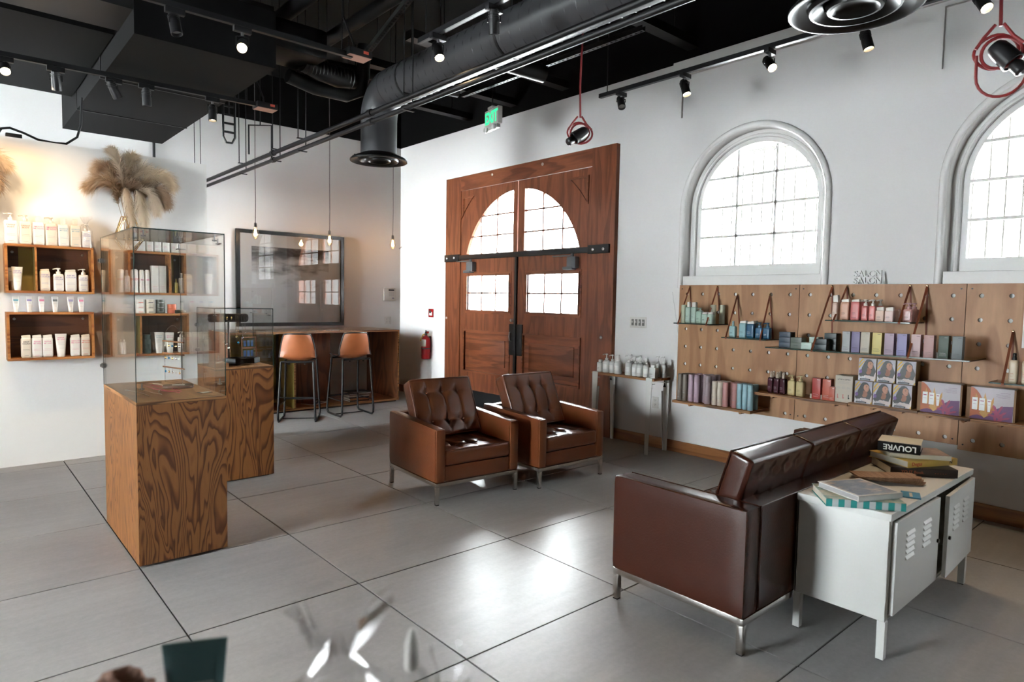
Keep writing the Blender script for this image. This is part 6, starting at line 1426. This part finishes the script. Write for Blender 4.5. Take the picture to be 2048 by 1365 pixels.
def diffuser(label, p):
    t = thing('round_diffuser', label, 'air diffuser', p, 0, 'round air diffusers')
    b = MB(); b.lathe([(.16, .06), (.17, .05), (.245, .018), (.262, .0), (.262, -.012), (.25, -.014), (.215, .004), (.19, .012)], 40, cap=False); b.build('outer_cone', DUCTM, t)
    b = MB(); b.lathe([(.185, .008), (.178, -.012), (.168, -.014), (.14, .006), (.125, .018)], 40, cap=False); b.build('middle_cone', DUCTM, t)
    b = MB(); b.lathe([(.115, .01), (.108, -.012), (.095, -.014), (.075, .004), (.03, .012), (.0001, .012)], 36, cap=False); b.build('inner_cone', DUCTM, t)
    b = MB(); b.lathe([(.165, .03), (.0001, .03)], 30, cap=False); b.build('damper', BLACK, t)
    b = MB(); b.box((-.25, -.004, .014), (.25, .004, .022)); b.box((-.004, -.25, .014), (.004, .25, .022)); b.build('spider', DUCTM, t); return t
diffuser('round black diffuser hanging in front of the back wall', (3.54, 2.45, 2.755)); diffuser('big round black diffuser at the upper right of the view', (3.40, -1.79, 2.755))
# two pipes running the length of the room to the back wall
for lb_, x, z, r in (('upper of the two black pipes running to the back wall', 3.035, 2.935, .021), ('lower of the two black pipes running to the back wall', 3.040, 2.868, .019)):
    t = thing('ceiling_pipe', lb_, 'pipe', (x, 0, z), 0, 'black pipes under the ceiling'); b = MB(); b.cyl((0, -5.5, 0), (0, YB - .004, 0), r, seg=12); b.build('pipe', BLACKM, t)
    for yy in (1.7, 3.7): b = MB(); b.lathe([(r, -.03), (r + .008, -.028), (r + .008, .028), (r, .03)], 12, 0, T(0, yy, 0) @ RX(PI / 2)); b.build('coupling', BLACKM, t)
for i, (y, dx) in enumerate(((1.15, 0), (3.0, 0), (3.62, 0), (4.6, 0))):
    t = thing('pipe_hanger', 'threaded rod hanger holding the pipes, %s from the back wall' % ('fourth', 'third', 'second', 'first')[i], 'hanger', (3.037, y, 2.87), 0, 'pipe hangers'); b = MB()
    b.cyl((-.035, 0, .09), (-.035, 0, ZT - 2.87), .005, seg=6); b.cyl((.04, 0, .0), (.04, 0, ZT - 2.87), .005, seg=6); b.build('rods', BLACKM, t); b = MB(); b.box((-.045, -.012, .088), (.05, .012, .096)); b.box((-.045, -.012, -.028), (.05, .012, -.021)); b.build('saddle', BLACKM, t)
# rectangular plenum and ducts over the left part
t = thing('air_plenum', 'big black rectangular air handling box over the partition', 'ventilation box', (1.93, 4.4, 3.20)); b = MB(); b.box((-.47, -2.4, 0), (.475, .98, .42)); b.build('box', BLACK, t)
b = MB()
for yy in (-1.2, 0): b = MB(); b.box((-.475, yy - .01, -.006), (.48, yy + .01, .425)); b.build('flange', BLACKM, t)
t = thing('side_duct', 'narrow black duct stepping up beside the air handling box', 'duct', (1.18, 4.2, 3.36)); b = MB(); b.box((-2.6, -1.6, 0), (.27, .42, .5)); b.build('duct', BLACK, t)
t = thing('upper_duct', 'wide flat black duct above the middle left track', 'duct', (1.05, .6, 3.52)); b = MB(); b.box((-2.2, -1.5, 0), (1.2, .78, .4)); b.build('duct', DUCTM, t)
t = thing('cross_duct', 'long flat black duct under the ceiling left of the pipes', 'duct', (1.1, 2.2, 3.36)); b = MB(); b.box((-2.4, -.18, 0), (1.30, .3, .30)); b.build('duct', pmat('duct_dark', (.010, .010, .0105), .4), t)
b = MB(); b.box((1.30, -.16, .02), (1.75, .26, .26), 0, .05); b.build('taped_end', DUCTM, t)
t = thing('flexible_duct', 'ribbed black flexible duct looping at the end of the flat duct', 'duct', (2.75, 2.3, 3.36)); b = MB(); pts = [(0, 0, .05), (.15, .02, .02), (.32, .03, .0), (.48, .05, .03)]; b.tube(pts, .075, 20); b.build('hose', BLACKM, t)
for k in range(14): b = MB(); u = k / 13; b.lathe([(.076, -.006), (.082, 0), (.076, .006)], 20, 0, T(.03 + u * .42, .005 + u * .04, .045 - .05 * u + .03 * u * u) @ RY(PI / 2)); b.build('rib', BLACKM, t)
b = MB(); b.tube([(-.05, .2, -.02), (.2, .22, -.06), (.5, .22, -.06), (.62, .2, .0), (.64, .18, .12), (.64, .15, .4)], .06, 16); b.build('bent_pipe', DUCTM, t)
for lb_, p0, p1, r in (('long round black pipe right of the flat duct', (3.1, 2.6, 3.55), (4.4, 2.4, 3.55), .05), ('second round black pipe right of the flat duct', (3.0, 2.9, 3.50), (4.0, 2.75, 3.50), .045), ('round black branch duct beyond the spiral duct', (3.75, 1.25, 3.45), (4.35, 1.1, 3.40), .07), ('round black pipe above the middle track', (2.6, -1.5, 3.75), (2.6, 3.6, 3.75), .06), ('round black pipe beside the middle track', (3.05, -1.5, 3.72), (3.05, 3.2, 3.72), .055)):
    t = thing('round_pipe', lb_, 'pipe', p0, 0, 'black pipes under the ceiling'); b = MB(); b.cyl((0, 0, 0), V(p1) - V(p0), r, seg=18); b.build('pipe', DUCTM, t); b = MB(); d = (V(p1) - V(p0)); 
    for u in (.15, .85): b.cyl(d * u, (d * u).to_tuple()[:2] + (ZT - p0[2],), .005, seg=6)
    b.build('rods', BLACKM, t)
def strut(label, p0, p1):
    p0, p1 = V(p0), V(p1); d = p1 - p0; n = max(3, int(d.length / .05)); t = thing('strut_channel', label, 'metal channel', p0, 0, 'slotted strut channels'); dn = d.normalized(); s = V((-dn.y, dn.x, 0)); M = Matrix(((dn.x, s.x, 0, 0), (dn.y, s.y, 0, 0), (0, 0, 1, 0), (0, 0, 0, 1)))
    b = MB(); b.prism(rect(0, -.021, d.length, .021), [rect(k * .05 + .012, -.007, k * .05 + .038, .007) for k in range(n - 1)], .003, 0, M); b.box((0, -.021, 0), (d.length, -.018, .04), 0, 0, M); b.box((0, .018, 0), (d.length, .021, .04), 0, 0, M); b.build('channel', pmat('strut_metal', (.035, .035, .036), .4, metal=.5), t)
    b = MB(); b.cyl(d * .2 + V((0, 0, .003)), (d.x * .2, d.y * .2, ZT - p0.z), .005, seg=6); b.cyl(d * .8 + V((0, 0, .003)), (d.x * .8, d.y * .8, ZT - p0.z), .005, seg=6); b.build('rods', BLACKM, t)
strut('slotted strut channel right of the spiral duct', (4.63, .28, 3.60), (4.63, 2.62, 3.60)); strut('slotted strut channel above the middle track', (2.88, .6, 3.58), (3.28, 2.2, 3.58)); strut('slotted strut channel beside the flat duct', (2.15, 2.6, 3.34), (2.15, 4.3, 3.34))
for lb_, a, c in (('flat black ceiling joist between the spiral duct and the window wall, nearer', (3.8, .62, 3.90), (5.9, .74, 3.98)), ('flat black ceiling joist between the spiral duct and the door', (3.8, 2.3, 3.90), (5.9, 2.42, 3.98)), ('flat black ceiling joist near the back corner', (3.8, 4.1, 3.90), (5.9, 4.22, 3.98)), ('flat black ceiling joist above the exit sign', (3.8, 3.2, 3.90), (5.9, 3.32, 3.98))):
    t = thing('ceiling_joist', lb_, 'joist', (a[0], a[1], a[2])); b = MB(); b.box((0, 0, 0), V(c) - V(a)); b.build('joist', DUCTM, t); b = MB(); b.cyl((.4, .06, .08), (.4, .06, ZT - a[2]), .008, seg=6); b.cyl((1.8, .06, .08), (1.8, .06, ZT - a[2]), .008, seg=6); b.build('rods', BLACKM, t)
t = thing('cable_ladder', 'black ladder-shaped cable guard below the left ducts', 'bracket', (2.80, 4.3, 3.10)); b = MB()
b.tube([(-.06, 0, .5), (-.06, 0, .06), (-.03, 0, 0), (.03, 0, 0), (.06, 0, .06), (.06, 0, .5)], .012, 8); [b.box((-.05, -.008, .1 + k * .09), (.05, .008, .12 + k * .09)) for k in range(4)]; b.cyl((0, 0, .3), (0, 0, ZT - 3.1), .008, seg=6); b.build('frame', BLACKM, t)
t = thing('pipe_trapeze', 'black U-shaped pipe bracket above the pipe pair', 'bracket', (3.037, 4.05, 2.96)); b = MB(); b.tube([(-.12, 0, 0), (-.12, 0, .30), (.12, 0, .34), (.12, 0, 0)], .010, 8); b.cyl((0, 0, .32), (0, 0, ZT - 2.96), .006, seg=6); b.build('bracket', BLACKM, t)
# cable with transformer on top of the partition
t = thing('power_cable', 'black cable with an in-line transformer lying on the partition top', 'cable', (.95, YP + .06, 2.755)); b = MB(); b.tube([(-.9, 0, .02), (-.3, 0, .012), (-.11, 0, .02), (-.085, 0, .07), (-.03, 0, .085), (.06, 0, .06), (.16, 0, .02), (.28, 0, .012), (.36, 0, .02), (.44, 0, .09), (.47, 0, .20), (.48, 0, .44)], .010, 8); b.build('cord', BLACKM, t)
b = MB(); b.box((-.06, -.025, .001), (.05, .025, .04), 0, .006); b.build('transformer', BLACK_PL, t)
t = thing('conduit', 'black vertical conduit on the back wall above the partition', 'conduit', (2.442, YB - .02, 2.3)); b = MB(); b.cyl((0, 0, 0), (0, 0, ZT - 2.3), .016, seg=10); b.build('tube', BLACKM, t)
for i, x in enumerate((2.811, 2.879)): t = thing('hanging_wire', 'thin black wire on the back wall right of the partition, %s of two' % ('left', 'right')[i], 'wire', (x, 5.6, 2.80)); b = MB(); b.cyl((0, 0, 0), (0, 0, ZT - 2.8), .004, seg=6); b.build('wire', BLACKM, t)
# ------------------------------------------------------------------ bulb pendants over the counter
FIL = pmat('filament', (1, .8, .5), .5, emit=(1.0, .55, .22), estr=60.0)
def pendant(label, x, z):
    t = thing('bulb_pendant', label, 'pendant lamp', (x, 5.45, z), 0, 'bare bulb pendants'); b = MB(); b.tube([(0, 0, .10), (.004, 0, .4), (0, 0, .8), (.003, .0, 1.2), (0, 0, ZT - z)], .0045, 6); b.build('cord', pmat('grey_cord', (.10, .09, .09), .7), t)
    b = MB(); b.lathe([(.012, .105), (.017, .098), (.018, .06), (.021, .055), (.021, .048)], 16); b.build('socket', pmat('socket_nickel', (.45, .42, .38), .3, metal=1.0), t)
    b = MB(); b.lathe([(.018, .052), (.021, .035), (.036, .005), (.045, -.03), (.043, -.058), (.028, -.088), (.010, -.105), (.0001, -.108)], 20); g2 = b.build('glass_bulb', BULBG, t)
    b = MB()
    for k in range(5): a = 2 * PI * k / 5; a2 = a + .6; b.tube([(.008 * math.cos(a), .008 * math.sin(a), .03), (.020 * math.cos(a2), .020 * math.sin(a2), -.05), (.006 * math.cos(a2), .006 * math.sin(a2), -.062)], .0016, 5)
    b.build('filament', FIL, g2)
    l = bpy.data.lights.new('bulb_lamp', 'POINT'); l.energy = 1.6 * LAMP; l.color = (1, .66, .36); l.shadow_soft_size = .03; o = bpy.data.objects.new('bulb_lamp', l); COL.objects.link(o); o.location = (x, 5.45, z - .03)
pendant('bare filament bulb hanging at the left over the counter', 3.482, 2.30); pendant('bare filament bulb hanging in the middle over the counter', 4.489, 2.285); pendant('bare filament bulb hanging at the right, in front of the corner', 5.486, 2.30)
# red-corded pendants
def red_pendant(label, p, rz, big):
    t = thing('cord_pendant', label, 'pendant lamp', p, rz, 'red cord pendants')
    b = MB(); b.tube([(0, 0, .12), (-.008, 0, .35), (.004, 0, .8), (0, 0, ZT - p[2])], .0075, 8); cd = b.build('red_cord', REDCORD, t)
    s = 1.0
    b = MB(); k_ = .78 if big else .85
    pts = [(k_ * .10 * math.cos(a) + .01, .012 * math.sin(2 * a), k_ * .09 * math.sin(a) - .0) for a in [2 * PI * i / 24 for i in range(24)]]; b.tube(pts, .0075, 8, 0, True)
    pts = [(.085 * math.cos(a) - .01, .03 + .01 * math.sin(3 * a), .075 * math.sin(a) + .015) for a in [2 * PI * i / 24 for i in range(24)]]; b.tube(pts, .007, 8, 0, True)
    if big: b.tube([(-.085, 0, .0)] + [(.012 + .095 * math.cos(a), 0, -.10 + .10 * math.sin(a)) for a in [PI + PI * i / 12 for i in range(13)]] + [(.10, 0, .0)], .0065, 8)
    b.tube([(-.02, 0, .13), (-.06, 0, .08), (-.09, 0, .03)], .0075, 8); b.tube([(.01, 0, .13), (.05, 0, .07), (.09, 0, .03)], .0075, 8); b.build('cord_loops', REDCORD, cd)
    d = V((-.75, -.25, -.55)) if not big else V((.55, -.2, -.75)); M = T(.01, 0, .0) @ d.to_track_quat('Z', 'Y').to_matrix().to_4x4()
    b = MB(); b.lathe([(.0001, -.05), (.032, -.048), (.042, -.03), (.045, .0), (.048, .075), (.042, .076), (.038, .05), (.0001, .05)], 20, 0, M); b.build('lamp_holder', BLACK_PL, t)
    b = MB(); b.lathe([(.022, .075), (.030, .09), (.03, .13), (.022, .14), (.0001, .14)], 16, 0, M); b.build('socket_ring', BLACK_PL, t)
red_pendant('red cord pendant knotted round a black lamp holder, over the armchairs', (4.192, .522, 2.775), R(-41), False); red_pendant('red cord pendant with a long loop, at the upper right', (4.165, -2.134, 2.668), R(-72), True)
# exit sign
EXM = pmat('exit_green', (.02, .75, .25), .5, emit=(.02, .85, .28), estr=.9)
t = thing('exit_sign', 'white exit sign with green capitals and two small emergency lamp heads', 'exit sign', (4.79, 2.31, 3.235), R(-102)); b = MB(); b.box((-.15, -.022, .04), (.15, .03, .215), 0, .008); b.build('housing', pmat('exit_housing', (.62, .60, .57), .5), t)
b = MB(); b.text('EXIT', .165, T(0, -.0222, .122) @ RX(PI / 2) @ Matrix.Diagonal((.82, 1, 1, 1)), depth=.002, bold=.03); b.build('lettering', EXM, t)
b = MB(); b.box((-.13, -.025, .0), (.13, .02, .042), 0, .010); b.build('lamp_tray', pmat('exit_housing', (.62, .60, .57), .5), t)
for x in (-.09, .09): b = MB(); b.lathe([(.028, 0), (.03, .02), (.02, .03)], 14, 0, T(x, -.024, .012) @ RX(PI / 2)); b.build('emergency_lamp', WHITE_PL, t)
b = MB(); b.box((-.07, -.03, .215), (.03, .03, .24), 0, .004); b.build('canopy', pmat('exit_housing', (.62, .60, .57), .5), t); b = MB(); b.cyl((-.02, 0, .24), (-.02, 0, ZT - 3.235), .008, seg=8); b.build('stem', BLACKM, t)
# hanging wire logo ornament between door and pegboard
t = thing('wire_ornament', 'tiny wire pendant hanging on the white wall left of the pegboard', 'ornament', (XW - .004, .70, 1.07)); b = MB(); b.tube([(0, .13, .52), (0, .05, .12), (0, .0, .0)], .0012, 5); b.tube([(0, -.06, .35), (0, -.03, .12), (0, 0, 0)], .0012, 5); b.build('thread', STEEL, t)
b = MB()
for a, q in ((0, .018), (.5, .012)): b.tube([(0, q * math.cos(2 * PI * (k + a) / 6), -.03 + 1.4 * q * math.sin(2 * PI * (k + a) / 6)) for k in range(6)], .0016, 5, 0, True)
b.build('emblem', INK_G, t)
# ================================================================== blurred things on the counter right before the camera
f = V((math.sin(R(41.35)), math.cos(R(41.35)), 0)); r_ = V((f.y, -f.x, 0)); C0 = V((.4544, -2.9732, 0))
def at(d, s): return C0 + f * d + r_ * s
t = thing('front_counter', 'white display counter right in front of the camera, just below the picture', 'counter', at(.55, .0), R(-41.35)); b = MB(); b.box((-.75, -.22, .93), (.55, .24, .965), 0, .004); b.build('worktop', WHITE_METAL, t); b = MB(); b.box((-.72, -.19, 0), (.52, .20, .93)); b.build('body', WHITE_METAL, t)
TEAL = pmat('teal_tube', (.035, .088, .095), .5)
p = at(.70, -.352)
q = sq_tube('blurred teal squeeze tube at the bottom of the picture', 0, 0, .07, .125, (), INK_G, 0, TEAL, None); q.location = (p.x, p.y, .9655); q.rotation_euler = (0, 0, R(-25))
KB = pmat('kraft_tag', (.28, .15, .10), .8, noise=.3, nscale=20)
p = at(.68, -.425); t = thing('paper_flower', 'blurred crumpled brown paper bow at the bottom left', 'paper bow', (p.x, p.y, .9655)); rnd = random.Random(3); b = MB(); b.rbox(.07, .05, .10, .02, 8, 6, 8, 0, T(0, 0, .05), lambda P, n: P + n * rnd.uniform(-.008, .008)); b.build('paper', KB, t, smooth=False)
p = at(.62, -.165); film('blurred clear film gathered to a peak at the bottom of the picture', p.x, p.y, .9655, .055, .225, 21)
p = at(.63, -.095); q = thing('clear_vial', 'blurred clear vial with a pale cap at the bottom of the picture', 'vial', (p.x, p.y, .9655)); b = MB(); b.lathe([(.014, 0), (.014, .12), (.008, .14), (.008, .15)], 14); b.build('vial', FILM, q); b = MB(); b.lathe([(.007, .15), (.007, .175), (.003, .19), (.0001, .192)], 12); b.build('cap', WCAP, q)
p = at(.61, -.055); film('blurred second clear film wrap beside the vial', p.x, p.y, .9655, .04, .165, 33)
# ================================================================== camera, light, world
cam = bpy.data.cameras.new('camera'); co = bpy.data.objects.new('camera', cam); COL.objects.link(co); SC.camera = co
cam.sensor_width = 36.0; cam.lens = 1295.91 * 36.0 / 2048; cam.clip_start = .05
yaw, pit, rol = R(41.35188), R(-3.66444), R(1.010247)
fw = V((math.cos(pit) * math.sin(yaw), math.cos(pit) * math.cos(yaw), math.sin(pit)))
rt = V((math.cos(yaw), -math.sin(yaw), 0)); up = rt.cross(fw)
rt, up = rt * math.cos(rol) + up * math.sin(rol), up * math.cos(rol) - rt * math.sin(rol)
co.matrix_world = Matrix(((rt.x, up.x, -fw.x, .45439), (rt.y, up.y, -fw.y, -2.97318), (rt.z, up.z, -fw.z, 1.48782), (0, 0, 0, 1)))
cam.dof.use_dof = True; cam.dof.focus_distance = 5.2; cam.dof.aperture_fstop = 3.6
# daylight
w = bpy.data.worlds.new('world'); SC.world = w; w.use_nodes = True; nt = w.node_tree
for n in list(nt.nodes): nt.nodes.remove(n)
wo = nt.nodes.new('ShaderNodeOutputWorld'); bg = N(nt, 'Background', Strength=SKY_STRENGTH); bg.inputs[0].default_value = (.93, .97, 1.0, 1)
L(nt, bg.outputs[0], wo.inputs[0])
vs = SC.view_settings; vs.view_transform = 'Standard'; vs.look = 'None'; vs.exposure = EXPOSURE; vs.gamma = 1.0
SC.display_settings.display_device = 'sRGB'
cy = SC.cycles
cy.max_bounces = 14; cy.diffuse_bounces = 8; cy.glossy_bounces = 4; cy.transparent_max_bounces = 32; cy.transmission_bounces = 6
cy.use_denoising = True; cy.sample_clamp_indirect = 6.0; cy.caustics_reflective = False; cy.caustics_refractive = False
cy.use_adaptive_sampling = True; cy.adaptive_threshold = .015
